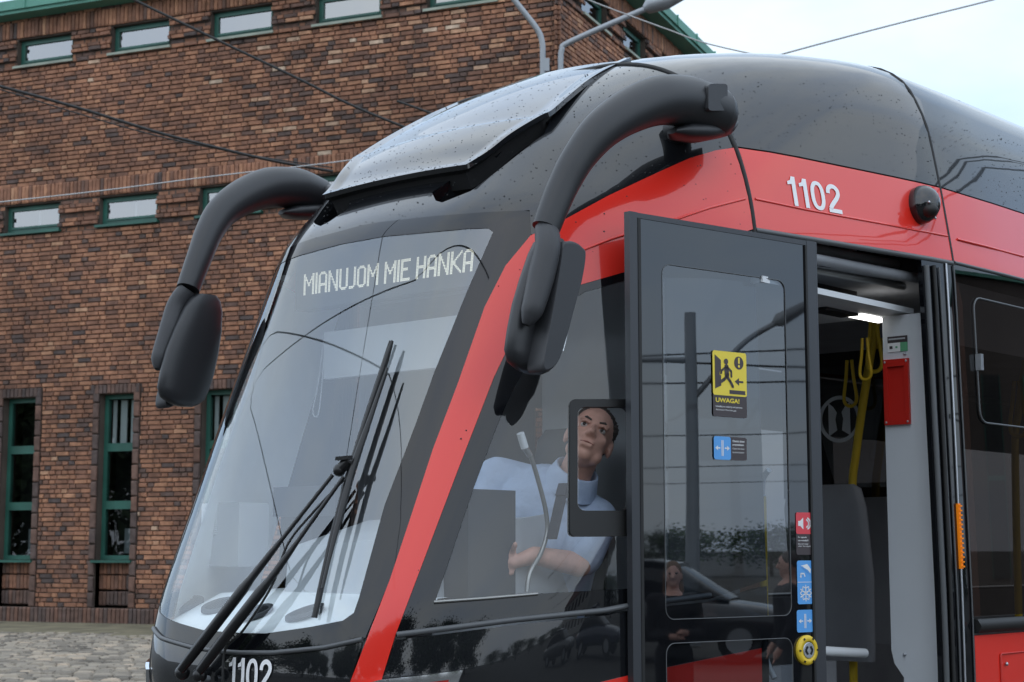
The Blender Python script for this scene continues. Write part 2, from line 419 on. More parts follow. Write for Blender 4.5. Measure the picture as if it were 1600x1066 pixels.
def emit_bricks(face, lst, flip):
    n = len(lst); A = np.array(lst); V = np.empty((n, 12, 3))
    jx = rng.normal(0, .0025, (n, 12)); jz = rng.normal(0, .0022, (n, 12))
    S = A[:, 0:1] + VB[None, :, 0] * A[:, 2:3] + jx; Z = A[:, 1:2] + VB[None, :, 2] * A[:, 3:4] + jz; O = A[:, 4:5] - .03 + VB[None, :, 1] * .03
    V = S[..., None] * face.D + O[..., None] * face.N + Z[..., None] * UP
    Fq = FBq[:, ::-1] if flip else FBq
    Fa = (Fq[None] + 12 * np.arange(n)[:, None, None]).reshape(-1, 4)
    return V.reshape(-1, 3), Fa, np.repeat(np.clip(A[:, 5], 0, 1), 12)
done_soldier = []; LAb = face_bricks(FA, LA, wa1 + wa2, wag, random.Random(3))
done_soldier = []; LBb = face_bricks(FB, LB, wb1 + wb2, [], random.Random(4))
# the 300 bricks that show largest (top of the long wall by the corner) are single objects, the rest one part
def proj(P):
    q = np.asarray(P) - CAMP; f = q[1] * math.cos(PITCH) + q[2] * math.sin(PITCH); up = -q[1] * math.sin(PITCH) + q[2] * math.cos(PITCH)
    return 800 + F_PX * q[0] / f, 533 - F_PX * up / f
def openarea(b):
    x, y = proj(FA.p(b[0], 0, b[1]) + CR)
    if not (300 < x < 866 and 2 < y): return -1
    if y > np.interp(x, [300, 540, 650, 800, 866], [250, 225, 175, 118, 98]): return -1
    return b[2] * b[3] / (23.5 + .39 * b[0]) ** 2
order = sorted(range(len(LAb)), key=lambda i: -openarea(LAb[i])); pick = set(order[:300])
vA, fA, tA = emit_bricks(FA, [b for i, b in enumerate(LAb) if i not in pick], False)
vB_, fB_, tB = emit_bricks(FB, LBb, True)
o = rows_mesh('brickwork', np.vstack([vA, vB_]), np.vstack([fA, fB_ + len(vA)]), np.concatenate([tA, tB]), 'brick', bld); o['kind'] = 'stuff'
bmesh_cache = {}
for i in sorted(pick):
    s, z, hl, hh, oo, tn = LAb[i]; key = (round(hl, 3), round(hh, 3))
    if key not in bmesh_cache:
        me = bpy.data.meshes.new('brick'); V = VB * np.array([key[0], .03, key[1]]) + np.array([0, -.03, 0]) + rng.normal(0, .0018, (12, 3)) * np.array([1, 0, 1])
        me.from_pydata(V.tolist(), [], FBq.tolist()); me.materials.append(MATS['brick_single']); bmesh_cache[key] = me
    b = bpy.data.objects.new('brick', bmesh_cache[key]); col.objects.link(b); b.parent = bld
    b.location = FA.p(s, oo, z); b.rotation_euler = (0, 0, R(90 + 67))
# backing walls (mortar) cut round the openings
def wall_backing(face, Lw, ops, name):
    mb = MB(); ss = sorted({-.02, Lw} | {q for a, b, c, d in ops for q in (a, b)}); zs = sorted({ZB - .3, ZE} | {q for a, b, c, d in ops for q in (c, d)})
    for s0, s1 in zip(ss[:-1], ss[1:]):
        for z0, z1 in zip(zs[:-1], zs[1:]):
            sc, zc = (s0 + s1) / 2, (z0 + z1) / 2
            if any(a < sc < b and c < zc < d for a, b, c, d in ops): continue
            mb.add([face.p(s0, -.024, z0), face.p(s1, -.024, z0), face.p(s1, -.024, z1), face.p(s0, -.024, z1)], [(0, 1, 2, 3)], 'mortar')
    return mb.build(name, bld)
gfo = [(a, b, .75, d) for a, b, c, d in wag]
wall_backing(FA, LA, wa1 + wa2 + gfo, 'wall'); wall_backing(FB, LB, wb1 + wb2, 'wall')
def house_window(face, a, b, c, d, kind, i):
    P = lambda s, o, z: face.p(s, o, z)
    dep = -.13 if kind != 'g' else -.17; fw = .075 if kind != 'g' else .07
    root = MB()
    def fr(m_, s0, s1, z0, z1, o0, o1, mt): m_.box(s0, s1, o0, o1, z0, z1, mt, lambda p: P(p[0], p[1], p[2]))
    fr(root, a, b, c, c + fw, dep - .05, dep + .03, 'green_frame'); fr(root, a, b, d - fw, d, dep - .05, dep + .03, 'green_frame')
    fr(root, a, a + fw, c + fw, d - fw, dep - .05, dep + .03, 'green_frame'); fr(root, b - fw, b, c + fw, d - fw, dep - .05, dep + .03, 'green_frame')
    if kind == 'g':
        for z in (c + .80, c + 1.72): fr(root, a + fw, b - fw, z, z + .13, dep - .05, dep + .035, 'green_frame')
    else:
        fr(root, a + fw, b - fw, c + fw, c + fw + .035, dep - .03, dep + .045, 'green_frame')
    # reveals
    for s0, s1 in ((a - .002, a), (b, b + .002)): root.add([P(s0, -.01, c), P(s0, dep, c), P(s0, dep, d), P(s0, -.01, d)], [(0, 1, 2, 3)], 'mortar')
    root.add([P(a, -.01, d), P(b, -.01, d), P(b, dep, d), P(a, dep, d)], [(0, 1, 2, 3)], 'mortar'); root.add([P(a, -.01, c), P(b, -.01, c), P(b, dep, c), P(a, dep, c)], [(0, 1, 2, 3)], 'mortar')
    wo = root.build('window', bld)
    cells = [(c + fw, d - fw)] if kind != 'g' else [(c + fw, c + .8), (c + .93, c + 1.72), (c + 1.85, d - fw)]
    for z0, z1 in cells:
        g = MB(); g.add([P(a + fw, dep, z0), P(b - fw, dep, z0), P(b - fw, dep, z1), P(a + fw, dep, z1)], [(0, 1, 2, 3)], 'house_glass' if kind == 'g' else 'house_glass_sky'); g.build('pane', wo)
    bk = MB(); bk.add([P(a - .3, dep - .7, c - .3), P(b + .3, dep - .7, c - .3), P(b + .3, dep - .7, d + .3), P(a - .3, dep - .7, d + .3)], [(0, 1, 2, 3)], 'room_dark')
    if kind == 'r2':
        bk.box(a + .5, a + .53, dep - .04, dep - .03, c + fw, d - fw, 'white_paint', lambda p: P(*p)); 
    if kind == 'g' and i in (2, 3, 5):
        for q0, q1 in ((a + .09, a + .22), (a + .30, a + .42), (b - .16, b - .09)): bk.box(q0, q1, dep - .09, dep - .07, d - .85, d - .08, 'curtain', lambda p: P(*p))
    if kind == 'g': bk.box(a + .1, b - .1, dep - .5, dep - .45, c + .1, c + .5, 'cab_grey', lambda p: P(*p))
    bk.build('room', wo)
    sl = MB(); sl.box(a - .05, b + .05, dep + .03, .06, c - .045, c - .005, 'sill' if kind == 'r1' else 'green_frame', lambda p: P(*p)); sl.build('sill', wo)
for lst, kd in ((wa1, 'r1'), (wa2, 'r2'), (wag, 'g')):
    for i, (a, b, c, d) in enumerate(lst): house_window(FA, a, b, c, d, kd, i)
for lst, kd in ((wb1, 'r1'), (wb2, 'r2')):
    for i, (a, b, c, d) in enumerate(lst): house_window(FB, a, b, c, d, kd, i)
# eaves: copper gutter board running round the corner and the roof behind it
mb = MB()
for face, Lw in ((FA, LA), (FB, LB)):
    P = lambda p, face=face: face.p(*p)
    mb.box(-.35, Lw, -.2, .30, ZE, ZE + .06, 'copper', P); mb.box(-.352, Lw, .22, .34, ZE + .06, ZE + .22, 'copper', P)
    for s in np.arange(.2, Lw, 1.15): mb.box(s, s + .03, .33, .36, ZE + .05, ZE + .24, 'copper', P)
ev = mb.build('eaves', bld)
mb = MB(); c0 = FA.p(-.3, 0, 0) + FB.p(-.3, 0, 0); ra = FA.p(LA, .0, ZE + .2); rb = FB.p(LB, 0, ZE + .2); rc = np.array([0, 0, ZE + .2]); rd = ra + rb - rc
top = (ra + rb) / 2 + np.array([0, 0, 2.2]); mb.add([rc, ra, rd, rb, top], [(0, 1, 4), (1, 2, 4), (2, 3, 4), (3, 0, 4)], 'roof_tile'); mb.build('roof', bld)
mb = MB(); ra = FA.p(LA, 0, 0); rb = FB.p(LB, 0, 0)
mb.add([ra, ra + rb, ra + rb + UP * ZE, ra + UP * ZE, rb, rb + UP * ZE], [(0, 1, 2, 3), (1, 4, 5, 2)], 'mortar'); mb.build('wall', bld)

# ================================================================== TRAM
tram = empty('tram', OO, -TH)
tag(tram, 'red and black modern tram with curved mirror arms and an open front door', 'tram')
def smooth_table(pts, x0, x1, sig):
    x = np.linspace(x0, x1, 1200); y = np.interp(x, [p[0] for p in pts], [p[1] for p in pts]); d = x[1] - x[0]; k = int(4 * sig / d)
    g = np.exp(-.5 * (np.arange(-k, k + 1) * d / sig) ** 2); g /= g.sum(); yp = np.concatenate([y[0] + (y[1] - y[0]) * np.arange(-k, 0), y, y[-1] + (y[-1] - y[-2]) * np.arange(1, k + 1)])
    return x, np.convolve(yp, g, 'valid')
S_T = smooth_table([(-1, .36), (.05, .70), (.7, .92), (1.43, 1.065), (2.5, 1.265), (3.2, 1.275), (14, 1.275)], -1, 14, .14)
I_T = smooth_table([(0, .04), (.8, .0), (1.4, 0), (2.0, .012), (2.75, .03), (3.07, .078), (3.33, .125), (3.5, .20), (3.62, .30), (3.8, .55)], 0, 3.8, .04)
U_T = smooth_table([(0, .2), (.7, .06), (1.0, .01), (1.25, -.03), (1.45, .0), (2.12, .27), (2.80, .55), (2.92, .675), (3.0, .75), (3.1, .85), (3.25, 1.03), (3.4, 1.25), (3.5, 1.42), (3.6, 1.75), (3.68, 2.3), (3.75, 3.2)], 0, 3.8, .05)
def smax(a, b, k): h = np.maximum(k - np.abs(a - b), 0) / k; return np.maximum(a, b) + h * h * k * .25
def Fb(v, u, z):
    a = np.abs(v)
    fs = (a - np.interp(u, *S_T) + np.interp(z, *I_T)) * .97; ff = (np.interp(z, *U_T) + .15 * a * a + 1.0 * np.maximum(a - .34, 0) ** 2 - u) * .88; ft = z - (3.70 - .10 * a * a)
    return smax(smax(fs, ff, .20), ft, .10)
QC = np.array([0, 3.0, 1.9])
def hits(px, off=0.0):
    """where sight lines meet the body surface"""
    px = [p for p in px]; D = np.array([tray(*p) for p in px]); t = np.arange(3.5, 9.5, .03)
    P = CT + D[:, None, :] * t[None, :, None]; f = Fb(P[..., 0], P[..., 1], P[..., 2]) - off
    idx = np.argmax(f < 0, axis=1); ok = (f < 0).any(axis=1); lo = t[np.maximum(idx - 1, 0)]; hi = t[idx]
    miss = np.where(~ok)[0]
    for _ in range(30):
        m = (lo + hi) / 2; q = CT + D * m[:, None]; g = Fb(q[:, 0], q[:, 1], q[:, 2]) - off; s = g < 0; hi = np.where(s, m, hi); lo = np.where(s, lo, m)
    q = CT + D * hi[:, None]
    for i in miss:      # sight line just misses: take the closest approach
        j = int(np.argmin(f[i])); q[i] = P[i, j]
    return q
def to_par(P): d = np.asarray(P) - QC; return np.stack([np.arctan2(d[:, 0], -d[:, 1]), np.arctan2(d[:, 2], np.hypot(d[:, 0], d[:, 1]))], 1)
def from_par(A, off=0.0):
    A = np.asarray(A); ce = np.cos(A[:, 1]); D = np.stack([np.sin(A[:, 0]) * ce, -np.cos(A[:, 0]) * ce, np.sin(A[:, 1])], 1)
    lo = np.zeros(len(A)); hi = np.full(len(A), 6.0); off = np.broadcast_to(off, (len(A),))
    for _ in range(40):
        m = (lo + hi) / 2; q = QC + D * m[:, None]; s = Fb(q[:, 0], q[:, 1], q[:, 2]) - off < 0; lo = np.where(s, m, lo); hi = np.where(s, hi, m)
    return QC + D * lo[:, None]
def grad(P):
    e = .012; g = np.empty_like(P)
    for i in range(3):
        a = P.copy(); b = P.copy(); a[:, i] += e; b[:, i] -= e; g[:, i] = Fb(a[:, 0], a[:, 1], a[:, 2]) - Fb(b[:, 0], b[:, 1], b[:, 2])
    return g / np.linalg.norm(g, axis=1, keepdims=True)
def inpoly(pts, poly):
    x, y = pts[:, 0], pts[:, 1]; r = np.zeros(len(pts), bool); k = len(poly)
    for i in range(k):
        x1, y1 = poly[i]; x2, y2 = poly[(i + 1) % k]
        c = (y1 > y) != (y2 > y)
        if abs(y2 - y1) > 1e-12: r ^= c & (x < (x2 - x1) * (y - y1) / (y2 - y1) + x1)
    return r
def patch(mb, poly, m, holes=(), off=0.0, th=.03, deep=False, step=R(1.3), mirror=False, offf=None, edge=None):
    """mesh a region of the body surface given by its outline in (azimuth, elevation)"""
    poly = np.asarray(poly, float)
    if mirror: poly = (poly * [-1, 1])[::-1]; holes = [(np.asarray(h) * [-1, 1])[::-1] for h in holes]
    # loops
    area = np.sum(poly[:, 0] * np.roll(poly[:, 1], -1) - np.roll(poly[:, 0], -1) * poly[:, 1])
    if area < 0: poly = poly[::-1]
    loops = [poly] + [np.asarray(h, float) for h in holes]
    B = np.vstack(loops); lo, hi = poly.min(0), poly.max(0)
    gx, gy = np.meshgrid(np.arange(lo[0], hi[0], step), np.arange(lo[1], hi[1], step * .8)); gx = gx + (np.arange(gx.shape[0]) % 2)[:, None] * step / 2
    G = np.stack([gx.ravel(), gy.ravel()], 1); ok = inpoly(G, poly)
    for h in loops[1:]: ok &= ~inpoly(G, h)
    G = G[ok]
    if len(G):
        d = np.min(np.hypot(G[:, None, 0] - B[None, :, 0], G[:, None, 1] - B[None, :, 1]), axis=1); G = G[d > step * .45]
    ed = []; b = 0
    for l in loops: k = len(l); ed += [(b + i, b + (i + 1) % k) for i in range(k)]; b += k
    vs, _, fs, *_r = geometry.delaunay_2d_cdt([Vector(p) for p in np.vstack([B, G])], ed, [], 0, 1e-6)
    A = np.array([tuple(p) for p in vs]); fs = np.array([f for f in fs if len(f) == 3]); cen = A[fs].mean(1); ok = inpoly(cen, poly)
    for h in loops[1:]: ok &= ~inpoly(cen, h)
    fs = fs[ok]; of = off if offf is None else offf(A)
    P = from_par(A, of); Nr = grad(P)
    # orientation
    t = np.cross(P[fs[:, 1]] - P[fs[:, 0]], P[fs[:, 2]] - P[fs[:, 0]]); s = np.sum(t * Nr[fs[:, 0]], 1) < 0; fs[s] = fs[s][:, ::-1]
    mb.add(P, fs.tolist(), m, True, Nr)
    if th:
        cntd = {}
        for f in fs:
            for i in range(3): e_ = (f[i], f[(i + 1) % 3]); cntd[e_] = 1
        for (i, j) in list(cntd):
            if (j, i) not in cntd:
                ti, tj = (of[i] + .004, of[j] + .004) if deep else (th, th)
                q = [P[i], P[j], P[j] - Nr[j] * tj, P[i] - Nr[i] * ti]; n = np.cross(q[3] - q[0], q[1] - q[0]); n = n / (np.linalg.norm(n) + 1e-9)
                mb.add(q, [(0, 3, 2, 1)], edge or m, False, [n] * 4)
    return mb
def par(px, step=9, off=0.0): return to_par(hits(resample(px, step), off))
def full(half):
    """right half outline (from the centre plane round to the centre plane) -> closed symmetric outline"""
    h = [p for p in np.asarray(half) if p[0] > R(.6)]; h = np.array([(0, h[0][1])] + h + [(0, h[-1][1])]); return np.vstack([h, (h[1:-1] * [-1, 1])[::-1]])
def on_u(vs, u, off=0.0):
    """points of the body's cross-section at station u for lateral positions vs (top) """
    o = []
    for v in vs:
        lo, hi = 1.9, 4.2
        for _ in range(40):
            m = (lo + hi) / 2
            if Fb(np.array(v), np.array(u), np.array(m)) - off < 0: lo = m
            else: hi = m
        o.append((v, u, lo))
    return np.array(o)
def sec_side(zs, u, off=0.0):
    o = []
    for z in zs:
        lo, hi = 0, 2
        for _ in range(40):
            m = (lo + hi) / 2
            if Fb(np.array(m), np.array(u), np.array(z)) - off < 0: lo = m
            else: hi = m
        o.append((lo, u, z))
    return np.array(o)
def z_on_u(x, y, u): return at_u(x, y, u)[2]
def cat(*a): return np.vstack(a)

U1, U2 = 1.43, 2.52
# ---- measured outlines (photograph coordinates, 1600 wide)
RED_L = [(520, 1135), (547, 1066), (609, 906), (640, 813), (677, 700), (715, 600), (757, 480), (790, 415), (829, 368)]
RED_T = [(829, 368), (875, 347), (950, 306), (1031, 268), (1078, 247), (1119, 235)]
RED_B = [(572, 1135), (595, 1066), (618, 992), (716, 733), (772, 589), (805, 520), (850, 470), (900, 447), (980, 424), (1060, 398), (1130, 374)]
Z_RT1, Z_RB1 = z_on_u(1166, 228, U1), z_on_u(1180, 358, U1)
j1_red = to_par(sec_side(np.linspace(Z_RT1, Z_RB1, 6), U1 - .006))
red_left, red_top, red_bot = par(RED_L), par(RED_T), par(RED_B)
CRS = [(829, 440), (895, 388), (1000, 355), (1062, 341), (1109, 324)]
rbo = red_bot[np.argsort(red_bot[:, 1])]; lim = red_left[:, 1].max()
def slim(p):
    p = np.array(p); az = np.interp(p[:, 1], rbo[:, 1], rbo[:, 0]); t = np.clip((lim - p[:, 1]) / R(4), 0, 1) * np.clip((p[:, 1] - red_left[:, 1].min()) / R(3), 0, 1); p[:, 0] += .96 * t * (az - p[:, 0]); return p
mbr = MB(); patch(mbr, cat(red_left, red_top[1:], j1_red, red_bot[::-1]), 'red', th=.035, edge='rubber'); mbr.build('pillar_panel', tram); mbr = MB()
patch(mbr, cat(slim(red_left), red_top[1:], j1_red, red_bot[::-1]), 'red', th=.02, edge='rubber', mirror=True); mbr.build('pillar_panel', tram)
def sec_polar(u, z0, n=22, off=0.0):
    """half cross-section from height z0 on the side up to the centre line of the roof"""
    s0 = sec_side([z0], u, off)[0]; zc = 2.45; a0 = math.atan2(z0 - zc, s0[0]); A = np.linspace(a0, math.pi / 2, n); lo = np.zeros(n); hi = np.full(n, 3.0)
    for _ in range(40):
        m = (lo + hi) / 2; q = np.maximum(m, 0); ins = Fb(q * np.cos(A), np.full(n, u), zc + q * np.sin(A)) - off < 0; lo = np.where(ins, m, lo); hi = np.where(ins, hi, m)
    return np.stack([lo * np.cos(A), np.full(n, u), zc + lo * np.sin(A)], 1)
def sec_polar_(u, z0): return sec_polar(u, z0, 22)
for cpx in ([(905, 393), (960, 372), (1010, 357), (1062, 341), (1109, 325), (1164, 311)], [(1180, 311), (1260, 328), (1380, 350), (1480, 369)], [(1496, 374), (1540, 385), (1599, 401)]):
    mb = MB(); mb.tube(hits(resample(cpx, 12), .0), .0045, 'red', 8); mb.build('panel_crease', tram)
# ---- roof shell of the cab (black), with the two air slots
WST = [(590, 347), (680, 337), (760, 331), (827, 328)]
top1 = to_par(sec_polar_(U1 - .006, Z_RT1 + .004))
ws_top = par(WST)
SLOT = [(674, 300), (700, 283), (735, 268), (775, 243), (812, 212), (846, 188), (857, 192), (850, 208), (815, 236), (775, 268), (735, 298), (690, 316), (680, 313)]
slot = par(SLOT + SLOT[:1])[:-1]
shell_half = cat(ws_top, par([(827, 328), (829, 366)]), par(RED_T, 9)[1:], top1)
sf = full(shell_half); mb = MB(); patch(mb, sf, 'black', holes=[slot, (slot * [-1, 1])[::-1]], th=.06, off=-.003); shell = mb.build('roof_shell', tram)
for mi_ in (False, True): mb = MB(); patch(mb, slot, 'dark', off=-.10, th=0, mirror=mi_); mb.build('air_intake', tram)
# ---- hood on the roof: raised lid with a lip along its front edge
HE = [(728, 257, .37), (740, 250, .38), (765, 234, .405), (800, 207, .44), (845, 180, .488), (862, 172, .502), (895, 142, .515), (925, 115, .525), (965, 93, .54)]
hq = [at_v(x, y, v) for x, y, v in HE[:6]]; hq += [hits([p], o_)[0] for p, o_ in (((890, 148), .040), ((920, 124), .022), ((950, 106), .012), ((985, 90), .007))]
he = np.array(cr(hq, 5)); NC = 33; rows_h = []
for i, e_ in enumerate(he):
    r_ = []
    for t in np.linspace(-1, 1, NC):
        v = e_[0] * t; dE = e_[0] * (1 - abs(t)); dF = np.linalg.norm(e_[1:] - he[0][1:]); d = min(dE, dF + .004)
        rim = .012 * (1 - np.clip((d - .022) / .03, 0, 1) ** 2 * (3 - 2 * np.clip((d - .022) / .03, 0, 1))); crown = .03 * (1 - t * t) * (.3 + .7 * math.tanh(dF * 2.6))
        r_.append((v, e_[1] - crown * .5, e_[2] + crown + rim - .012))
    rows_h.append(r_)
HP = np.array(rows_h); nr_, nc_ = HP.shape[:2]; mb = MB()
mb.add(HP.reshape(-1, 3), [(i * nc_ + j, i * nc_ + j + 1, (i + 1) * nc_ + j + 1, (i + 1) * nc_ + j) for i in range(nr_ - 1) for j in range(nc_ - 1)], 'hood_black', True)
edge_ = np.vstack([HP[::-1, 0], HP[0, 1:-1], HP[:, -1]]); k = len(edge_); tp_ = np.linspace(0, 1, k)
low1 = edge_ + np.array([0, .006, -.016]); cen_h = np.array([0, 1.05, 0]); inn = edge_ + (cen_h - edge_) * np.array([.07, .07, 0]) + np.array([0, 0, -.022]); low2 = inn + np.stack([0 * tp_, .03 + 0 * tp_, -.05 + .02 * np.clip((edge_[:, 1] - .8) / .3, 0, 1)], 1)
mb.add(np.vstack([edge_, low1]), [(i, k + i, k + i + 1, i + 1) for i in range(k - 1)], 'black', True); mb.add(np.vstack([low1, inn]), [(i, k + i, k + i + 1, i + 1) for i in range(k - 1)], 'dark'); mb.add(np.vstack([inn, low2]), [(i, k + i, k + i + 1, i + 1) for i in range(k - 1)], 'dark')
hood = mb.build('roof_hood', tram)
# ---- windscreen: black glass border and clear glass
ws_bot_px = [(346, 1017), (427, 1017), (507, 1009), (565, 997)]
red_left_ws = par([(570, 997), (609, 906), (640, 813), (677, 700), (715, 600), (757, 480), (790, 415), (829, 368)])
ws_half = cat(par(ws_bot_px), red_left_ws, par([(829, 366), (827, 330)])[1:], par(WST[::-1])[1:])
CLR = [(346, 989), (415, 990), (484, 980), (535, 970), (552, 958), (560, 935), (600, 790), (649, 662), (677, 584), (730, 453), (770, 362), (762, 356), (730, 357), (600, 369)]
cp_ = par(CLR); clear = full(cp_)
_l = clear[:, 0] < 0; _g = clear[_l]; clear[_l] = np.stack([_g[:, 0] - np.clip(-_g[:, 0] / R(9), 0, 1) * R(.9), _g[:, 1]], 1)
ws_l = cat(par(ws_bot_px), slim(red_left_ws), par([(829, 366), (827, 330)])[1:], par(WST[::-1])[1:])
hr_ = np.array([p for p in ws_half if p[0] > R(.6)]); hl_ = np.array([p for p in ws_l if p[0] > R(.6)])
ws_full = np.vstack([(0, hr_[0][1]), hr_, (0, hr_[-1][1]), (hl_ * [-1, 1])[::-1]])
mb = MB(); patch(mb, ws_full, 'glass_black', holes=[clear], th=.012, off=-.002); mb.build('windscreen_border', tram)
mb = MB(); patch(mb, clear, 'windscreen', th=0, off=-.004, step=R(1.0)); mb.build('windscreen', tram)
# ---- nose below the windscreen
low = to_par(np.array([(v, 0, 0.86) for v in (.45, .3, .12)])); 
nose_half = cat(par([(346, 1023), (427, 1023), (507, 1015), (564, 1003)]), par([(566, 1003), (547, 1066), (520, 1135)])[1:], par([(500, 1135), (380, 1140)])[1:])
mb = MB(); patch(mb, full(nose_half), 'black', th=.02); mb.build('nose_panel', tram)
for a, b, nm in (((346, 1020), (565, 1000), 'windscreen_trim'),):
    pp = hits(resample([(346, 1020), (427, 1020), (507, 1012), (566, 999)], 10), .002); pp = pp[pp[:, 0] > .02]
    pa = np.vstack([(pp * [-1, 1, 1])[::-1], pp]); mb = MB(); mb.tube(pa, .008, 'seam', 6); mb.build(nm, tram)
# red bumper below the nose
bz = cat(par([(380, 1142), (500, 1137), (520, 1137)]), par([(520, 1137), (572, 1137)])[1:], to_par(sec_side([1.1, .9, .6, .36], .06)), to_par(np.array([(v, .25, .36) for v in (.5, .3, .1)])))
mb = MB(); patch(mb, full(bz), 'red', th=.02); mb.build('bumper', tram)
# ---- cab side: window glass with black border, trim bar, black panel below
sw_bot = [(618, 996), (700, 986), (800, 973), (945, 958), (985, 950), (1110, 936)]
u_end = U1 + .0
swp = cat(par([(618, 992), (716, 733), (772, 589), (805, 520), (850, 470), (900, 447), (980, 424), (1060, 398), (1130, 374)]), to_par(sec_side(np.linspace(Z_RB1 - .004, 1.55, 12), U1 - .01)), par(sw_bot[::-1]))
SWC = [(680, 938), (737, 770), (775, 668), (800, 612), (850, 520), (880, 475), (915, 455), (1000, 432), (1040, 424), (1046, 908), (985, 920), (840, 928)]
swc = par(SWC + SWC[:1])[:-1]
OPN = rrect(903, 984, 636, 798, 12, 4)
opn = par(OPN + OPN[:1], 9)[:-1]
for mi_ in (False, True):
    mb = MB(); patch(mb, swp, 'glass_black', holes=[swc], th=.012, off=-.002, mirror=mi_); mb.build('cab_window_border', tram)
    mb = MB(); patch(mb, swc, 'side_glass', holes=[] if mi_ else [opn], th=0, off=-.004, mirror=mi_); mb.build('cab_window', tram)
FRO = rrect(891, 990, 624, 838, 8, 3)
fro = par(FRO + FRO[:1], 9)[:-1]
mb = MB(); patch(mb, fro, 'rubber', holes=[opn], th=.02, off=.002); 
mb.build('sliding_window_frame', tram)
mb = MB(); tb = hits(resample([(620, 992), (700, 982), (800, 969), (945, 954), (985, 946), (1110, 930)], 12), .004); mb.tube(tb, .009, 'seam', 8); mb.build('window_trim', tram)
mb = MB(); tb = hits(resample([(678, 941), (760, 935), (840, 928)], 10), .001); mb.tube(tb, .0055, 'steel', 5); mb.build('window_dot_line', tram)
cl = cat(par([(618, 1000), (700, 990), (800, 977), (945, 962), (985, 954), (1110, 940)]), to_par(sec_side(np.linspace(1.53, .42, 10), U1 - .01)), to_par(sec_side([.42] * 6, .2)[:1]), par([(572, 1135), (595, 1066), (618, 1000)]))
for mi_ in (False, True):
    mb = MB(); patch(mb, cl, 'black', th=.02, mirror=mi_); mb.build('cab_side_panel', tram)
rb_ = cat(par([(900, 1075), (985, 1054), (1110, 1028), (1190, 1012)]), par([(1190, 1012), (1192, 1130)])[1:], par([(1192, 1130), (900, 1140)])[1:], par([(900, 1140), (900, 1075)])[1:-1])
mb = MB(); patch(mb, rb_, 'red', th=.006, off=.004); mb.build('lower_side_panel', tram)
# headlamp with chrome rim (only its top edge is in view)
HL = [(560, 1070), (600, 1060), (660, 1054), (727, 1045), (716, 1075), (690, 1120), (600, 1130), (570, 1120)]
HI = [(600, 1074), (660, 1066), (706, 1060), (696, 1078), (675, 1110), (610, 1118)]
hl, hi_ = par(HL + HL[:1], 8)[:-1], par(HI + HI[:1], 8)[:-1]
for mi_ in (False, True):
    mb = MB(); patch(mb, hl, 'chrome', holes=[hi_], th=.012, off=.012, mirror=mi_); hlo = mb.build('headlamp', tram)
    mb = MB(); patch(mb, hi_, 'red', th=0, off=.006, mirror=mi_); mb.build('headlamp_lens', hlo)

# ---- second body section (door section) : roof, red band, posts
def strip(mb, us, prof, m, th=.02):
    """panel between stations us along a list of section heights"""
    V = []; 
    for u in us:
        s = sec_side(prof, u); V.append(s)
    V = np.array(V); n, k, _ = V.shape; P = V.reshape(-1, 3); Nr = grad(P)
    f = [(i * k + j, (i + 1) * k + j, (i + 1) * k + j + 1, i * k + j + 1) for i in range(n - 1) for j in range(k - 1)]
    t = np.cross(P[f[0][1]] - P[f[0][0]], P[f[0][2]] - P[f[0][0]])
    if t @ Nr[0] < 0: f = [q[::-1] for q in f]
    mb.add(P, f, m, True, Nr)
    rim = [i * k for i in range(n)] + [(n - 1) * k + j for j in range(1, k)] + [i * k + k - 1 for i in range(n - 2, -1, -1)] + [j for j in range(k - 2, 0, -1)]
    for a, b in zip(rim, rim[1:] + rim[:1]):
        q = [P[a], P[b], P[b] - Nr[b] * th, P[a] - Nr[a] * th]; nn = np.cross(q[1] - q[0], q[3] - q[0]); nn /= np.linalg.norm(nn) + 1e-9; mb.add(q, [(0, 1, 2, 3)], m, False, [nn] * 4)
    return mb
def mirror_mb(mb):
    b = MB(); b.v = [(-x, y, z) for x, y, z in mb.v]; b.f = [q[::-1] for q in mb.f]; b.m = list(mb.m); b.mats = list(mb.mats); b.sm = list(mb.sm); b.nrm = {i: (-n[0], n[1], n[2]) for i, n in mb.nrm.items()}; return b
def roof_loft(mb, us, z0, m):
    V = []
    for u in us:
        h = sec_polar(u, z0); V.append(np.vstack([h, (h[:-1] * [-1, 1, 1])[::-1]]))
    V = np.array(V); n, k, _ = V.shape; P = V.reshape(-1, 3); Nr = grad(P)
    f = [(i * k + j, (i + 1) * k + j, (i + 1) * k + j + 1, i * k + j + 1) for i in range(n - 1) for j in range(k - 1)]
    t = np.cross(P[f[0][1]] - P[f[0][0]], P[f[0][2]] - P[f[0][0]])
    if t @ Nr[0] < 0: f = [q[::-1] for q in f]
    mb.add(P, f, m, True, Nr); return mb
ZR0, ZR2 = Z_RT1 + .006, z_on_u(1465, 287, U2)
Z_B2 = z_on_u(1488, 408, U2)
us2 = np.linspace(U1 + .006, U2 - .005, 9); us3 = np.linspace(U2 + .005, 11.5, 22)
mb = MB(); roof_loft(mb, us2, ZR0, 'black'); mb.build('roof_panel', tram)
mb = MB(); roof_loft(mb, us3, ZR0, 'black'); mb.build('roof_panel', tram)
for us, nm in ((us2, 'roof_band'), (us3, 'roof_band')):
    for mi_ in (0, 1):
        mb = MB(); strip(mb, us, np.linspace(Z_B2, ZR0 - .006, 8), 'red')
        (mirror_mb(mb) if mi_ else mb).build(nm, tram)
# seams between the sections
for u, m_, r0 in ((U1, 'rubber', .010), (U2, 'rubber', .008)):
    h = sec_polar(u, Z_B2 - .02, 36, -.004)
    mb = MB(); mb.tube(np.vstack([h, (h[:-1] * [-1, 1, 1])[::-1]]), r0, m_, 6); mb.build('section_seam', tram)
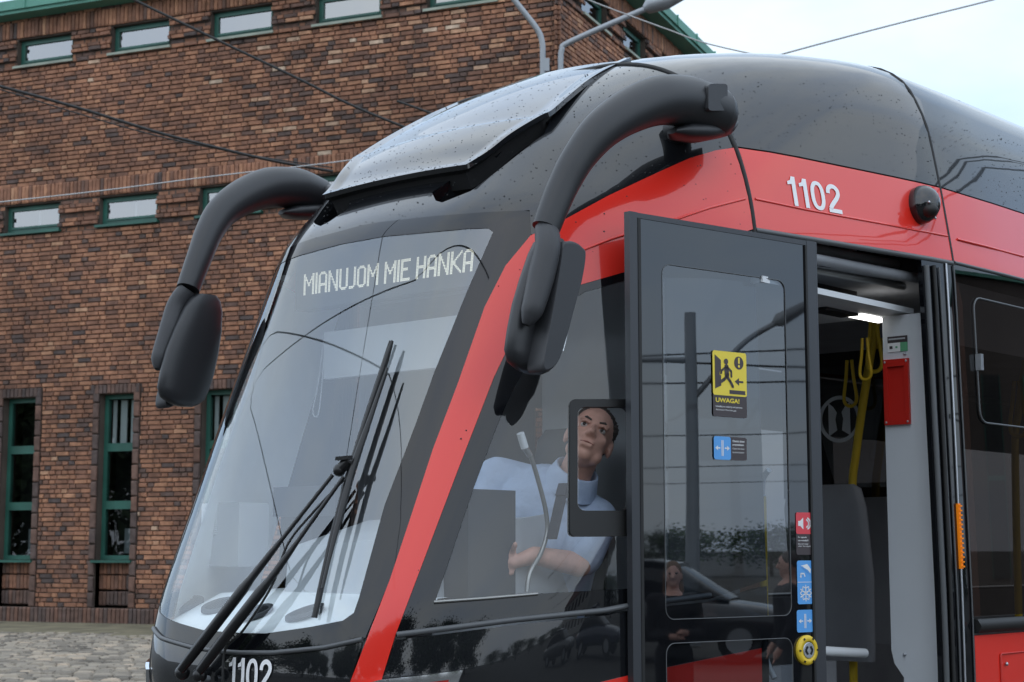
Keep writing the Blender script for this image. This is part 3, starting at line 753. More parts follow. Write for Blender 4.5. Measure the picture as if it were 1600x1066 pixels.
# ---- straight body behind the door section: tinted glass band, opening window, red skirt
for mi_ in (0, 1):
    for zs, us, m_, nm in ((np.linspace(1.40, Z_B2 - .012, 10), us3, 'tint_glass', 'side_window'), (np.linspace(.34, 1.33, 8), us3, 'red', 'side_skirt')):
        mb = MB(); strip(mb, us, zs, m_); (mirror_mb(mb) if mi_ else mb).build(nm, tram)
    mb = MB(); s_ = [sec_side([1.365], u)[0] for u in us3]; mb.tube(s_, .03, 'rubber', 6); (mirror_mb(mb) if mi_ else mb).build('window_sill', tram)
    mb = MB(); s_ = [sec_side([Z_B2 - .006], u, .001)[0] for u in us3]; mb.tube(s_, .007, 'seam', 6); (mirror_mb(mb) if mi_ else mb).build('window_trim', tram)
    if mi_:
        mb = MB(); strip(mb, us2, np.linspace(.34, Z_B2 - .006, 12), 'tint_glass'); mirror_mb(mb).build('side_window', tram)
def side_px(x, y, off=.004):
    return hits([(x, y)], off)[0]
# opening top window in the glass band
def ring(pts3, r, m, name, parent, n=6):
    mb = MB(); mb.tube(list(pts3) + [pts3[0]], r, m, n, cap=False); return mb.build(name, parent)
a = side_px(1521, 464); b = side_px(1532, 660)
sp = rrect(a[1], a[1] + 1.25, b[2], a[2], .05, 4)
ring([sec_side([z], u, .003)[0] for u, z in sp], .004, 'seam', 'opening_window', tram)
hx = side_px(1527, 566); mb = MB(); mb.box(hx[0] - .005, hx[0] + .018, hx[1] - .006, hx[1] + .018, hx[2] - .032, hx[2] + .032, 'alu'); mb.build('window_latch', tram)
# panel with a small hatch on the red skirt
h0 = side_px(1565, 1022)
sp = rrect(h0[1], h0[1] + .5, h0[2] - .5, h0[2], .01, 2); ring([sec_side([z], u, .0)[0] for u, z in sp], .004, 'box_red', 'service_hatch', tram)
for dz in (-.04, -.45):
    q = sec_side([h0[2] + dz], h0[1] + .04, .004)[0]; mb = MB(); mb.ellipsoid(q, (.006, .008, .008), 'alu', 8, 5); mb.build('hatch_screw', tram)
# ---- posts right of the doorway
def post(pxs_top, pxs_bot, wl, m, nm, off=.004):
    t = side_px(*pxs_top, off); b = side_px(*pxs_bot, off); zs = np.linspace(.4, t[2], 14); uu = np.interp(zs, [b[2], t[2]], [b[1], t[1]])
    mb = MB(); mb.tube([sec_side([z], u, off)[0] for z, u in zip(zs, uu)], wl, m, 6); return mb.build(nm, tram)
pu0, pu1 = side_px(1447, 500)[1], side_px(1497, 500)[1]
mb = MB(); strip(mb, np.linspace(pu0, U2 - .004, 4), np.linspace(.4, Z_B2 - .01, 12), 'glass_black'); mb.build('door_post', tram)
post((1459, 415), (1489, 1040), .009, 'rubber', 'door_seal', .006); post((1447, 415), (1478, 1040), .012, 'seam', 'door_seal'); post((1467, 418), (1500, 1040), .004, 'seam', 'post_strip')
post((1478, 412), (1507, 1040), .005, 'alu', 'post_strip'); post((1490, 415), (1521, 995), .0035, 'seam', 'post_strip')
# orange marker lamp
t_ = side_px(1497, 787, .004); b_ = side_px(1502, 889, .004); mb = MB()
mb.bar(t_, b_, .010, .016, 'orange', up=(0, 1, 0)); k = 14
for i in range(k):
    p_ = Vector(t_).lerp(Vector(b_), (i + .5) / k); mb.bar(p_ + Vector((.009, -.008, 0)), p_ + Vector((.009, .008, 0)), .006, .006, 'orange')
mb.build('marker_lamp', tram)
# small side camera pod on the red band
cc = side_px(1436, 322, 0); n_ = grad(cc[None])[0]
mb = MB(); Rr = Matrix.Rotation(R(-12), 3, 'X'); mb.ellipsoid(cc + n_ * .012, (.075, .062, .078), 'black', 18, 12, Rr); cp = mb.build('side_camera', tram)
mb = MB(); mb.ellipsoid(cc + n_ * .06 + np.array([.0, -.02, -.038]), (.036, .026, .028), 'rubber', 14, 8); mb.build('camera_lens', cp)
for dx, dz in ((-.025, -.0), (.02, -.055)):
    mb = MB(); mb.ellipsoid(cc + n_ * .07 + np.array([0, dx - .012, dz - .012]), (.005, .006, .006), 'alu', 8, 5); mb.build('screw', cp)
# ---- fleet numbers
def ribbon(path, wd):
    P = [np.array(p, float) for p in path]; v = []; k = len(P)
    for i, p in enumerate(P):
        d = P[min(i + 1, k - 1)] - P[max(i - 1, 0)]; d /= np.linalg.norm(d) + 1e-9; n = np.array([-d[1], d[0]]) * wd / 2; v += [tuple(p + n), tuple(p - n)]
    return v, [(2 * i, 2 * i + 1, 2 * i + 3, 2 * i + 2) for i in range(k - 1)]
def digits_geo(txt):
    V = []; Fq = []; x = 0
    def put(v, f):
        b = len(V); V.extend([(a + x, c) for a, c in v]); Fq.extend([tuple(b + i for i in q) for q in f])
    for ch in txt:
        if ch == '1':
            put([(.18, 0), (.33, 0), (.33, 1), (.18, 1)], [(0, 1, 2, 3)]); put([(.02, .70), (.18, .74), (.18, .99), (.13, .86), (.02, .81)], [(0, 1, 2, 3, 4)]); x += .45
        elif ch == '0':
            o = []; n = 28
            for i in range(n):
                a = 2 * math.pi * i / n; c, s_ = math.cos(a), math.sin(a); g = lambda q: math.copysign(abs(q) ** .86, q); o += [(.28 + .28 * g(c), .5 + .5 * g(s_)), (.28 + .135 * g(c), .5 + .37 * g(s_))]
            put(o, [(2 * i, 2 * ((i + 1) % n), 2 * ((i + 1) % n) + 1, 2 * i + 1) for i in range(n)]); x += .64
        else:
            path = [(.075, .66)] + [(.28 + .205 * math.cos(R(t)), .72 + .205 * math.sin(R(t))) for t in range(180, -31, -15)] + [(.40, .52), (.28, .38), (.17, .25), (.10, .13)]
            put(*ribbon(path, .15)); put([(.03, 0), (.55, 0), (.55, .14), (.03, .14)], [(0, 1, 2, 3)]); x += .6
    return V, Fq
def surf_text(txt, pxc, height, width, nm, m='white_paint', mode='side', bold=0):
    v, f = digits_geo(txt); x0 = min(a[0] for a in v); x1 = max(a[0] for a in v); y0, y1 = 0, 1; c = hits([pxc], .002)[0]; mb = MB(); P = []
    for x, y in v:
        a = ((x - x0) / (x1 - x0) - .5) * width; b = ((y - y0) / (y1 - y0) - .5) * height
        if mode == 'side': P.append(sec_side([c[2] + b], c[1] + a, .003)[0])
        else:
            z = c[2] + b; vv_ = c[0] + a; lo, hi = -1.0, 2.0
            for _ in range(36):
                mm = (lo + hi) / 2
                if Fb(np.array(vv_), np.array(mm), np.array(z)) - .003 < 0: hi = mm
                else: lo = mm
            P.append((vv_, hi, z))
    g = np.array(P); nr = grad(g); f2 = []
    for q in f:
        t = np.cross(g[q[1]] - g[q[0]], g[q[2]] - g[q[0]]); f2.append(q if t @ nr[q[0]] > 0 else q[::-1])
    mb.add(g, f2, m, True, nr); return mb.build(nm, tram)
surf_text('1102', (1273, 305), .110, .272, 'fleet_number')
surf_text('1102', (390, 1054), .098, .20, 'fleet_number', mode='front')
# ---- mirror arms and heads (one pair, mirrored)
ARM = [(1.03, (1120, 176), .085), (1.01, (1075, 160), .088), (1.0, (1030, 157), .083), (.985, (985, 173), .074), (.965, (940, 203), .064), (.94, (905, 245), .055), (.92, (880, 290), .050), (.91, (863, 330), .047), (.905, (853, 357), .045)]
arm_c = np.array([at_v(*p, v) for v, p, r in ARM]); arm_r = [r for v, p, r in ARM]
pth = cr(arm_c, 5); rad = [float(x) for x in np.interp(np.linspace(0, len(ARM) - 1, len(pth)), range(len(ARM)), arm_r)]
hub = arm_c[0]
HEAD = [  # along the housing: (px centre, half width px across, half depth m)
]
def superring(c, ax, ay, ra, rb, n=20, e=.55):
    o = []
    for i in range(n):
        t = 2 * math.pi * i / n; g = lambda q: math.copysign(abs(q) ** e, q); o.append(Vector(c) + Vector(ax) * (ra * g(math.cos(t))) + Vector(ay) * (rb * g(math.sin(t))))
    return o
def loft(mb, rings, m, cap=True):
    n = len(rings[0]); v = [p for r in rings for p in r]; f = [(i * n + j, i * n + (j + 1) % n, (i + 1) * n + (j + 1) % n, (i + 1) * n + j) for i in range(len(rings) - 1) for j in range(n)]
    mb.add(v, f, m, True)
    if cap: mb.add(rings[0], [tuple(range(n))[::-1]], m); mb.add(rings[-1], [tuple(range(n))], m)
    return mb
def make_mirror(sgn):
    fl = lambda mb: mirror_mb(mb) if sgn < 0 else mb
    mb = MB(); mb.tube(pth, rad, 'plastic', 20, ref=(1, 0, 0))
    arm = fl(mb).build('mirror_arm', tram)
    # root: hinge cover and bracket against the roof shell
    mb = MB(); e1 = at_v(1098, 128, 1.085); e2 = at_v(1136, 172, 1.085)
    mb.plate([at_v(*p, 1.104) for p in rrect(1107, 1137, 131, 173, 5, 3)], (1, 0, 0), .05, 'plastic2'); fl(mb).build('hinge_cover', arm)
    mb = MB(); rr = [superring(at_v(x, y, 1.0) , (1, 0, 0), (0, .25, 1), a, b, 16, .8) for x, y, a, b in ((1050, 205, .02, .01), (1065, 206, .06, .028), (1095, 208, .07, .034), (1125, 203, .065, .032), (1137, 196, .045, .02))]
    loft(mb, rr, 'plastic'); fl(mb).build('arm_bracket', arm)
    mb = MB(); mb.tube([hub + np.array([-.2, .02, -.03]), hub + np.array([.0, .0, 0])], .055, 'plastic', 14); mb.ellipsoid(hub, (.075, .075, .085), 'plastic', 16, 10); fl(mb).build('arm_root', arm)
    # head: rounded back shell and the deep, flat-sided mirror frame behind it
    SH = [  # photograph outline of the shell, top to bottom: left edge, right edge
        (372, 852, 880), (382, 842, 886), (400, 834, 889), (440, 820, 889), (480, 808, 885), (520, 800, 879), (550, 796, 872), (568, 801, 866), (579, 815, 856), (584, 828, 848)]
    mb = MB(); rings = []
    for y_, xl, xr in SH:
        L_, R_ = at_v(xl, y_, .885), at_v(xr, y_, .885); c = (L_ + R_) / 2; hw = abs(R_[1] - L_[1]) / 2; dpt = .036 * min(1, (hw / .085) ** .6)
        rings.append(superring((c[0] - .01, c[1], c[2]), (0, 1, 0), (1, 0, 0), hw, dpt, 28, .72))
    loft(mb, rings, 'plastic'); fl(mb).build('mirror_head', arm)
    FRM = [(878, 381), (886, 377), (898, 378), (909, 386), (914, 396), (908, 436), (893, 492), (880, 540), (872, 563), (862, 577), (850, 582), (846, 572), (850, 545), (862, 480), (872, 420)]
    mb = MB(); o_ = cr(FRM, 4, True); rngs = []
    c_ = np.mean(np.array(o_), axis=0)
    for v_, sc in ((.905, .97), (.91, 1.0), (.962, 1.0), (.969, .985), (.972, .955)):
        rngs.append([Vector(at_v(*(c_ + (np.array(q) - c_) * sc), .965) * np.array([0, 1, 1]) + np.array([v_, 0, 0])) for q in o_])
    loft(mb, rngs, 'plastic2'); fl(mb).build('mirror_frame', arm)
    g_ = [at_v(*p, .965) for p in ((917, 402), (884, 548))]
    mb = MB(); mb.plate([(.915, g_[0][1], g_[0][2]), (.957, g_[0][1], g_[0][2]), (.957, g_[1][1], g_[1][2]), (.915, g_[1][1], g_[1][2])], (0, 1, 0), .006, 'mirror_glass'); fl(mb).build('mirror_glass', arm)
    # socket where the arm enters the head
    mb = MB(); pts = cr([arm_c[-1] + np.array([0, 0, .0]), at_v(856, 385, .935), at_v(846, 430, .935), at_v(833, 480, .935), at_v(822, 508, .925)], 5); rr = [float(x) for x in np.interp(np.linspace(0, 1, len(pts)), [0, .15, .5, .8, 1], [.036, .040, .042, .034, .012])]
    mb.tube(pts, rr, 'plastic2', 16, ref=(1, 0, 0)); fl(mb).build('arm_socket', arm)
make_mirror(1); make_mirror(-1)

# ---- wipers
def scr(px, off): return hits(px, off)
def wiper():
    w1 = MB(); a = scr(resample([(283, 1046), (330, 985), (405, 888), (520, 742)], 20), .055); a2 = scr(resample([(312, 1048), (360, 985), (430, 895), (537, 745)], 20), .055)
    def arm(P, nm, par_):
        mb = MB(); k = len(P); hw = np.interp(np.linspace(0, 1, k), [0, .08, .42, .45, .62, .65, 1], [.016, .019, .019, .014, .012, .008, .007]); mb.tube(P, [float(x) for x in hw], 'wiper', 8, squash=.8)
        return mb.build(nm, par_)
    A = arm(a, 'wiper_arm', tram); arm(a2, 'wiper_rod', A)
    hose = scr(cr([(537, 750), (490, 800), (450, 850), (425, 915), (380, 985), (352, 1015), (348, 1066)], 6), .045); mb = MB(); mb.tube(hose, .004, 'rubber', 6); mb.build('washer_hose', A)
    bl = scr(resample([(492, 965), (500, 925), (517, 850), (545, 745), (575, 650), (613, 533)], 14), .03); mb = MB(); k = len(bl)
    mb.tube(bl, [float(x) for x in np.interp(np.linspace(0, 1, k), [0, .05, .5, .95, 1], [.009, .012, .014, .011, .006])], 'wiper', 8, squash=.7); B = mb.build('wiper_blade', A)
    sup = scr(resample([(503, 920), (520, 850), (550, 735), (580, 650), (605, 575)], 14), .05); mb = MB(); mb.tube(sup, [float(x) for x in np.interp(np.linspace(0, 1, len(sup)), [0, .4, .6, 1], [.004, .011, .011, .004])], 'wiper', 8); mb.build('blade_carrier', A)
    rub = scr(resample([(489, 965), (514, 850), (541, 745), (571, 650), (610, 533)], 14), .010); mb = MB(); mb.tube(rub, .005, 'rubber', 5); mb.build('wiper_rubber', A)
    c = scr([(530, 735), (545, 720)], .055); mb = MB(); mb.tube([c[0], c[1]], .018, 'wiper', 10); mb.ellipsoid(c[0], (.02, .02, .02), 'wiper'); t_ = scr([(527, 717), (548, 715)], .075); mb.bar(t_[0], t_[1], .02, .012, 'wiper'); mb.build('wiper_joint', A)
    p = scr([(285, 1046), (312, 1050)], .04); mb = MB()
    for q in p: mb = MB(); mb.ellipsoid(q + np.array([0, 0, -.01]), (.028, .022, .024), 'wiper'); mb.build('wiper_pivot', A)
    q = scr([(318, 1062)], .03)[0]; mb = MB(); mb.tube([q + np.array([0, .02, 0]), q + np.array([0, -.02, 0])], .012, 'alu', 10); mb.build('pivot_nut', A)
wiper()

# ---- destination display behind the windscreen
UD = .74
dpan = [at_u(x, y, UD) for x, y in ((455, 478), (765, 436), (775, 352), (452, 398))]
mb = MB(); dv = [(p[0], UD + .01, p[2]) for p in dpan]; z0, z1 = min(p[2] for p in dv) - .0, max(p[2] for p in dv); 
mb.box(-.62, .66, UD + .012, UD + .08, z0 - .01, z1 + .04, 'cab_dark'); disp = mb.build('destination_display', tram)
GL = {}
def glyphs():
    V = lambda c, r0=0, r1=14: [(c, r) for r in range(r0, r1 + 1)]; Hh = lambda r, c0, c1: [(c, r) for c in range(c0, c1 + 1)]
    GL['I'] = V(0) + V(1); GL['H'] = V(0) + V(1) + V(6) + V(7) + Hh(7, 2, 5) + Hh(8, 2, 5)
    GL['E'] = V(0) + V(1) + Hh(0, 2, 7) + Hh(1, 2, 7) + Hh(7, 2, 5) + Hh(8, 2, 5) + Hh(13, 2, 7) + Hh(14, 2, 7)
    GL['A'] = V(0, 0, 12) + V(1, 0, 12) + V(6, 0, 12) + V(7, 0, 12) + Hh(13, 1, 6) + Hh(14, 2, 5) + Hh(5, 2, 5) + Hh(6, 2, 5)
    GL['O'] = V(0, 2, 12) + V(1, 2, 12) + V(6, 2, 12) + V(7, 2, 12) + Hh(13, 1, 6) + Hh(14, 2, 5) + Hh(1, 1, 6) + Hh(0, 2, 5)
    GL['U'] = V(0, 2) + V(1, 2) + V(6, 2) + V(7, 2) + Hh(1, 1, 6) + Hh(0, 2, 5)
    GL['J'] = V(4, 2) + V(5, 2) + Hh(1, 0, 4) + Hh(0, 0, 3)
    GL['N'] = V(0) + V(1) + V(7) + V(8) + [(2 + i // 2, 12 - i) for i in range(11)] + [(2 + i // 2, 11 - i) for i in range(10)]
    GL['M'] = V(0) + V(1) + V(8) + V(9) + [(2 + i // 2, 12 - i) for i in range(6)] + [(7 - i // 2, 12 - i) for i in range(6)] + [(2 + i // 2, 11 - i) for i in range(6)] + [(7 - i // 2, 11 - i) for i in range(6)]
    GL['K'] = V(0) + V(1) + [(2 + i * 6 // 7, 7 + i) for i in range(8)] + [(3 + i * 6 // 7, 7 + i) for i in range(7)] + [(2 + i * 6 // 7, 7 - i) for i in range(8)] + [(3 + i * 6 // 7, 7 - i) for i in range(7)]
glyphs()
cols = []; x = 0
for ch in 'MIANUJOM MIE HANKA':
    if ch == ' ': x += 4; continue
    g = set(GL[ch]); cols += [(x + c, r) for c, r in g]; x += max(c for c, r in g) + 2
W = x - 1
c00, c10, c11, c01 = [at_u(*p, UD) for p in ((474, 462), (738, 424), (741, 388), (475, 429))]
mb = MB(); v = []; f = []
for c, r in cols:
    a, b = (c + .5) / W, (r + .5) / 15; p = (c00 * (1 - a) + c10 * a) * (1 - b) + (c01 * (1 - a) + c11 * a) * b; k = len(v); h = .0023
    v += [(p[0] - h * 1.1, UD, p[2] - h), (p[0] + h * 1.1, UD, p[2] - h), (p[0] + h * 1.1, UD, p[2] + h), (p[0] - h * 1.1, UD, p[2] + h)]; f.append((k, k + 1, k + 2, k + 3))
mb.add(v, f, 'led'); lo_ = mb.build('led_lettering', disp); lo_['label'] = 'lit dot letters reading MIANUJOM MIE HANKA'

# ---- cab interior
def shell_rows(zs, u0, u1, off, n):
    return None
mb = MB()   # dashboard shelf
vs_ = np.linspace(-.60, .60, 25); fr_ = []; 
for v in vs_:
    lo, hi = -.5, 2
    for _ in range(36):
        m_ = (lo + hi) / 2
        if Fb(np.array(v), np.array(m_), np.array(1.39)) + .03 < 0: hi = m_
        else: lo = m_
    fr_.append((v, hi, 1.395))
bk_ = [(v * .9, max(u + .27 - .12 * abs(v), .30), 1.50) for v, u, z in fr_]; b2 = [(v * .9, .75, 1.52) for v, u, z in bk_]
rows = np.array([[(v, u, 1.2) for v, u, z in fr_], fr_, bk_, b2]); k = len(vs_)
mb.add(rows.reshape(-1, 3), [(i * k + j, (i + 1) * k + j, (i + 1) * k + j + 1, i * k + j + 1) for i in range(3) for j in range(k - 1)], 'dash_white', True); dash = mb.build('dashboard', tram)
def on_shelf(x, y):
    d = tray(x, y); best = None
    for t in np.arange(4, 7, .004):
        p = CT + d * t; uf = np.interp(p[0], vs_, [q[1] for q in fr_]); z = 1.395 + np.clip((p[1] - uf) / .27, 0, 1) * .105
        if p[2] < z: return np.array([p[0], p[1], z])
    return p
for (x, y), yaw in (((291, 948), 20), ((343, 951), 10), ((397, 962), 0), ((476, 962), -15)):
    c = on_shelf(x, y); mb = MB(); n = 24; ring_o = []; ring_i = []; ca, sa = math.cos(R(yaw)), math.sin(R(yaw))
    def pt(a, b, h): return c + np.array([a * ca - b * sa, a * sa + b * ca, b * .36 + h])
    R1 = [pt(.062 * math.cos(2 * math.pi * i / n), .062 * math.sin(2 * math.pi * i / n), .004) for i in range(n)]; R2 = [pt(.062 * math.cos(2 * math.pi * i / n), .062 * math.sin(2 * math.pi * i / n), .016) for i in range(n)]; R3 = [pt(.050 * math.cos(2 * math.pi * i / n), .050 * math.sin(2 * math.pi * i / n), .017) for i in range(n)]; R4 = [pt(.046 * math.cos(2 * math.pi * i / n), .046 * math.sin(2 * math.pi * i / n), .008) for i in range(n)]
    loft(mb, [R1, R2, R3, R4], 'cab_dark'); vo = mb.build('air_vent', dash)
    mb = MB()
    for t in np.linspace(-.034, .034, 6):
        h = math.sqrt(.046 ** 2 - t * t); mb.bar(pt(t, -h, .014), pt(t, h, .014), .003, .006, 'plastic2')
    for t in np.linspace(-.03, .03, 4):
        h = math.sqrt(.046 ** 2 - t * t); mb.bar(pt(-h, t, .013), pt(h, t, .013), .003, .005, 'plastic2')
    mb.build('vent_grille', dash)
# instrument block behind the shelf
mb = MB(); a = [(-.30, .42), (.50, .36), (.62, .55), (.60, .95), (-.30, .80)]
zt = [1.66, 1.70, 1.74, 1.80, 1.76]; V = [(x_, y_, 1.2) for x_, y_ in a] + [(x_, y_ + .05, z_) for (x_, y_), z_ in zip(a, zt)]
mb.add(V, [(0, 1, 6, 5), (1, 2, 7, 6), (2, 3, 8, 7), (3, 4, 9, 8), (4, 0, 5, 9), (5, 6, 7, 8, 9)], 'cab_grey'); ib = mb.build('instrument_panel', tram)
mb = MB(); c = at_u(470, 765, .75); mb.box(c[0] - .16, c[0] + .16, .75, .78, c[2] - .10, c[2] + .012, 'cab_dark'); mb.box(c[0] - .02, c[0] + .02, .77, .79, c[2] - .3, c[2] - .1, 'cab_dark'); mb.build('monitor', tram)
# equipment box with louvres
c = at_u(343, 835, .46); q0, q1 = at_u(313, 885, .46), at_u(374, 785, .46)
mb = MB(); mb.box(q0[0], q1[0], .46, .60, q0[2], q1[2], 'cab_grey'); eb = mb.build('equipment_box', tram)
for i in range(12):
    z = np.interp(i, [0, 11], [q1[2] - .03, q1[2] - .115]); mb = MB(); mb.box(q0[0] + .03, q0[0] + .095, .452, .462, z, z + .0045, 'ceil_white'); mb.build('louvre', eb)
# monitor backs and controls by the driver's side window (dark block)
m0, m1 = at_v(742, 866, .62), at_v(786, 766, .62); mb = MB(); mb.box(.50, .62, m0[1] - .03, m1[1] + .06, m0[2] - .15, m1[2], 'cab_dark'); mb.build('control_screen', tram)
mb = MB(); mb.box(.25, .80, .62, 1.38, 1.25, 1.36, 'cab_dark'); mb.build('side_console', tram)
# gooseneck microphone
gp = [at_v(x, y, .70) for x, y in cr([(823, 925), (828, 895), (845, 865), (855, 830), (852, 795), (842, 755), (830, 715), (823, 700)], 5)]
mb = MB(); mb.tube(gp, .0075, 'steel', 10); mi = mb.build('gooseneck', tram)
mb = MB(); e0, e1, e2 = at_v(828, 712, .70), at_v(820, 700, .70), at_v(813, 677, .70); mb.tube([e0, e1], .010, 'alu', 10); mb.tube([e1, e2], .013, 'ceil_white', 12); mb.build('microphone', tram)
# cab rear wall, ceiling, visor and left door lining
mb = MB(); mb.box(.12, .98, 1.345, 1.375, .35, 2.62, 'cab_grey'); mb.box(.55, .98, 1.335, 1.344, 2.2, 2.6, 'ceil_white'); mb.build('cab_partition', tram)
mb = MB(); mb.add([(-.74, .92, 2.66), (.74, .92, 2.66), (.95, 1.42, 2.68), (-.95, 1.42, 2.68)], [(0, 1, 2, 3)], 'cab_grey'); mb.add([(-.95, 1.42, 2.68), (.95, 1.42, 2.68), (1.12, 2.5, 2.7), (1.14, 11.4, 2.7), (-1.14, 11.4, 2.7), (-1.12, 2.5, 2.7)], [(0, 1, 2, 3, 4, 5)], 'in_mid'); mb.build('ceiling_lining', tram)
mb = MB(); mb.box(-.55, .55, .84, .87, 2.30, 2.48, 'cab_grey'); mb.build('sun_visor', tram)
mb = MB(); mb.add([(-.6, .05, .345), (.6, .05, .345), (1.0, 1.43, .345), (1.2, 2.5, .345), (1.2, 11.4, .345), (-1.2, 11.4, .345), (-1.2, 2.5, .345), (-1.0, 1.43, .345)], [tuple(range(8))], 'in_dark'); mb.build('floor', tram)
lp = [at_u(x, y, .95) for x, y in cr([(507, 520), (497, 600), (489, 640), (492, 651), (498, 645), (503, 600), (509, 524)], 4)]
mb = MB(); mb.tube(lp, .003, 'ceil_white', 6); mb.build('visor_cord', tram)
# driver's seat
mb = MB(); s0 = at_v(905, 930, .42); sx, sy = .40, 1.02
loft(mb, [superring((sx, sy + d, z), (1, 0, 0), (0, 1, 0), a, b, 20, .6) for z, d, a, b in ((1.0, .0, .20, .05), (1.2, .0, .235, .06), (1.5, .04, .235, .06), (1.75, .1, .21, .05), (1.85, .12, .12, .04))], 'cab_dark'); st = mb.build('driver_seat', tram)
mb = MB(); loft(mb, [superring((sx, sy + d, z), (1, 0, 0), (0, 1, 0), a, b, 18, .6) for z, d, a, b in ((1.87, .12, .10, .03), (1.92, .12, .13, .045), (2.04, .13, .12, .045), (2.08, .13, .09, .02))], 'cab_dark'); mb.build('headrest', st)
mb = MB(); mb.box(sx - .23, sx + .23, sy - .45, sy + .02, .88, 1.0, 'cab_dark'); mb.build('seat_cushion', st)

# ---- front door, slid open along the outside of the body
D0 = np.array([.966, .797]); D1 = np.array([1.124, 1.678]); DE = (D1 - D0) / np.linalg.norm(D1 - D0); DN = np.array([DE[1], -DE[0]])
def dpx(x, y):
    d = tray(x, y); t = ((D0 - CT[:2]) @ DN) / (d[:2] @ DN); p = CT + d * t; return np.array([(p[:2] - D0) @ DE, p[2]])
def dp(a, z, o=0.0): q = D0 + DE * a + DN * o; return np.array([q[0], q[1], z])
DN3 = (DN[0], DN[1], 0)
aL, zT = dpx(982, 330); aR = dpx(1276, 383)[0]; zBot = .42; fwL = dpx(997, 700)[0] - dpx(984, 700)[0]; fwR = dpx(1283, 700)[0] - dpx(1267, 700)[0]; aR = dpx(1282, 700)[0]
def dbox(mb, a0, a1, z0, z1, o0, o1, m): mb.box(a0, a1, o0, o1, z0, z1, m, lambda p: dp(p[0], p[2], p[1]))
mb = MB(); dbox(mb, aL, aL + fwL, zBot, zT, -.022, .004, 'door_frame'); dbox(mb, aR - fwR, aR, zBot, zT, -.022, .004, 'door_frame'); dbox(mb, aL + fwL, aR - fwR, zT - .018, zT - .001, -.022, .003, 'door_frame'); dbox(mb, aL + fwL, aR - fwR, zBot, zBot + .02, -.022, .003, 'door_frame')
door = mb.build('door', tram)
mb = MB(); dbox(mb, aL + fwL, aL + fwL + .012, zBot + .02, zT - .018, -.03, .006, 'rubber'); dbox(mb, aR - fwR - .01, aR - fwR, zBot + .02, zT - .018, -.03, .006, 'rubber'); mb.build('door_seal', door)
w0, w1 = dpx(1034, 412), dpx(1226, 440); wb = dpx(1226, 962)[1]; l1 = dpx(1040, 1006)[1]
cw = rrect(w0[0], w1[0], wb, w0[1], .035, 5); lw = rrect(w0[0], w1[0], .62, l1, .035, 5)
def plate_holes(mb, outer, holes, m, o):
    loops = [outer] + holes; B = [p for l in loops for p in l]; ed = []; b = 0
    for l in loops: ed += [(b + i, b + (i + 1) % len(l)) for i in range(len(l))]; b += len(l)
    vs, _, fs, *_r = geometry.delaunay_2d_cdt([Vector(p) for p in B], ed, [], 0, 1e-6); A = np.array([tuple(p) for p in vs]); fs = np.array(fs); cen = A[fs].mean(1); ok = inpoly(cen, outer)
    for h in holes: ok &= ~inpoly(cen, h)
    P = [dp(a, z, o) for a, z in A]; f2 = []
    for q in fs[ok]:
        t = np.cross(P[q[1]] - P[q[0]], P[q[2]] - P[q[0]]); f2.append(tuple(q) if t @ np.array(DN3) > 0 else tuple(q[::-1]))
    mb.add(P, f2, m); return mb
outer = [(aL + fwL, zBot + .02), (aR - fwR, zBot + .02), (aR - fwR, zT - .018), (aL + fwL, zT - .018)]
mb = MB(); plate_holes(mb, outer, [cw, lw], 'door_black', .0); mb.build('door_panel', door)
mb = MB(); plate_holes(mb, cw, [], 'door_clear', -.002); mb.build('door_window', door)
mb = MB(); plate_holes(mb, lw, [], 'door_clear', -.002); mb.build('door_window', door)
for l in (cw, lw): ring([dp(a, z, .0005) for a, z in l], .0016, 'seam', 'window_edge', door)
# grab bar behind the door glass
g0, g1 = dpx(1221, 775), dpx(1221, 968); mb = MB(); ga = g0[0]
mb.tube([dp(ga, z, -.09) for z in np.linspace(g1[1], g0[1], 6)], .014, 'yellow', 12); gb = mb.build('grab_bar', door)
mb = MB(); mb.tube(cr([dp(ga, g0[1] + .002, -.09), dp(ga - .004, g0[1] + .06, -.08), dp(ga - .012, g0[1] + .09, -.045)], 5), .010, 'ceil_white', 10); mb.tube(cr([dp(ga, g1[1] - .002, -.09), dp(ga, g1[1] - .12, -.09), dp(ga - .004, g1[1] - .2, -.045)], 5), .010, 'ceil_white', 10); mb.build('grab_bar_end', door)
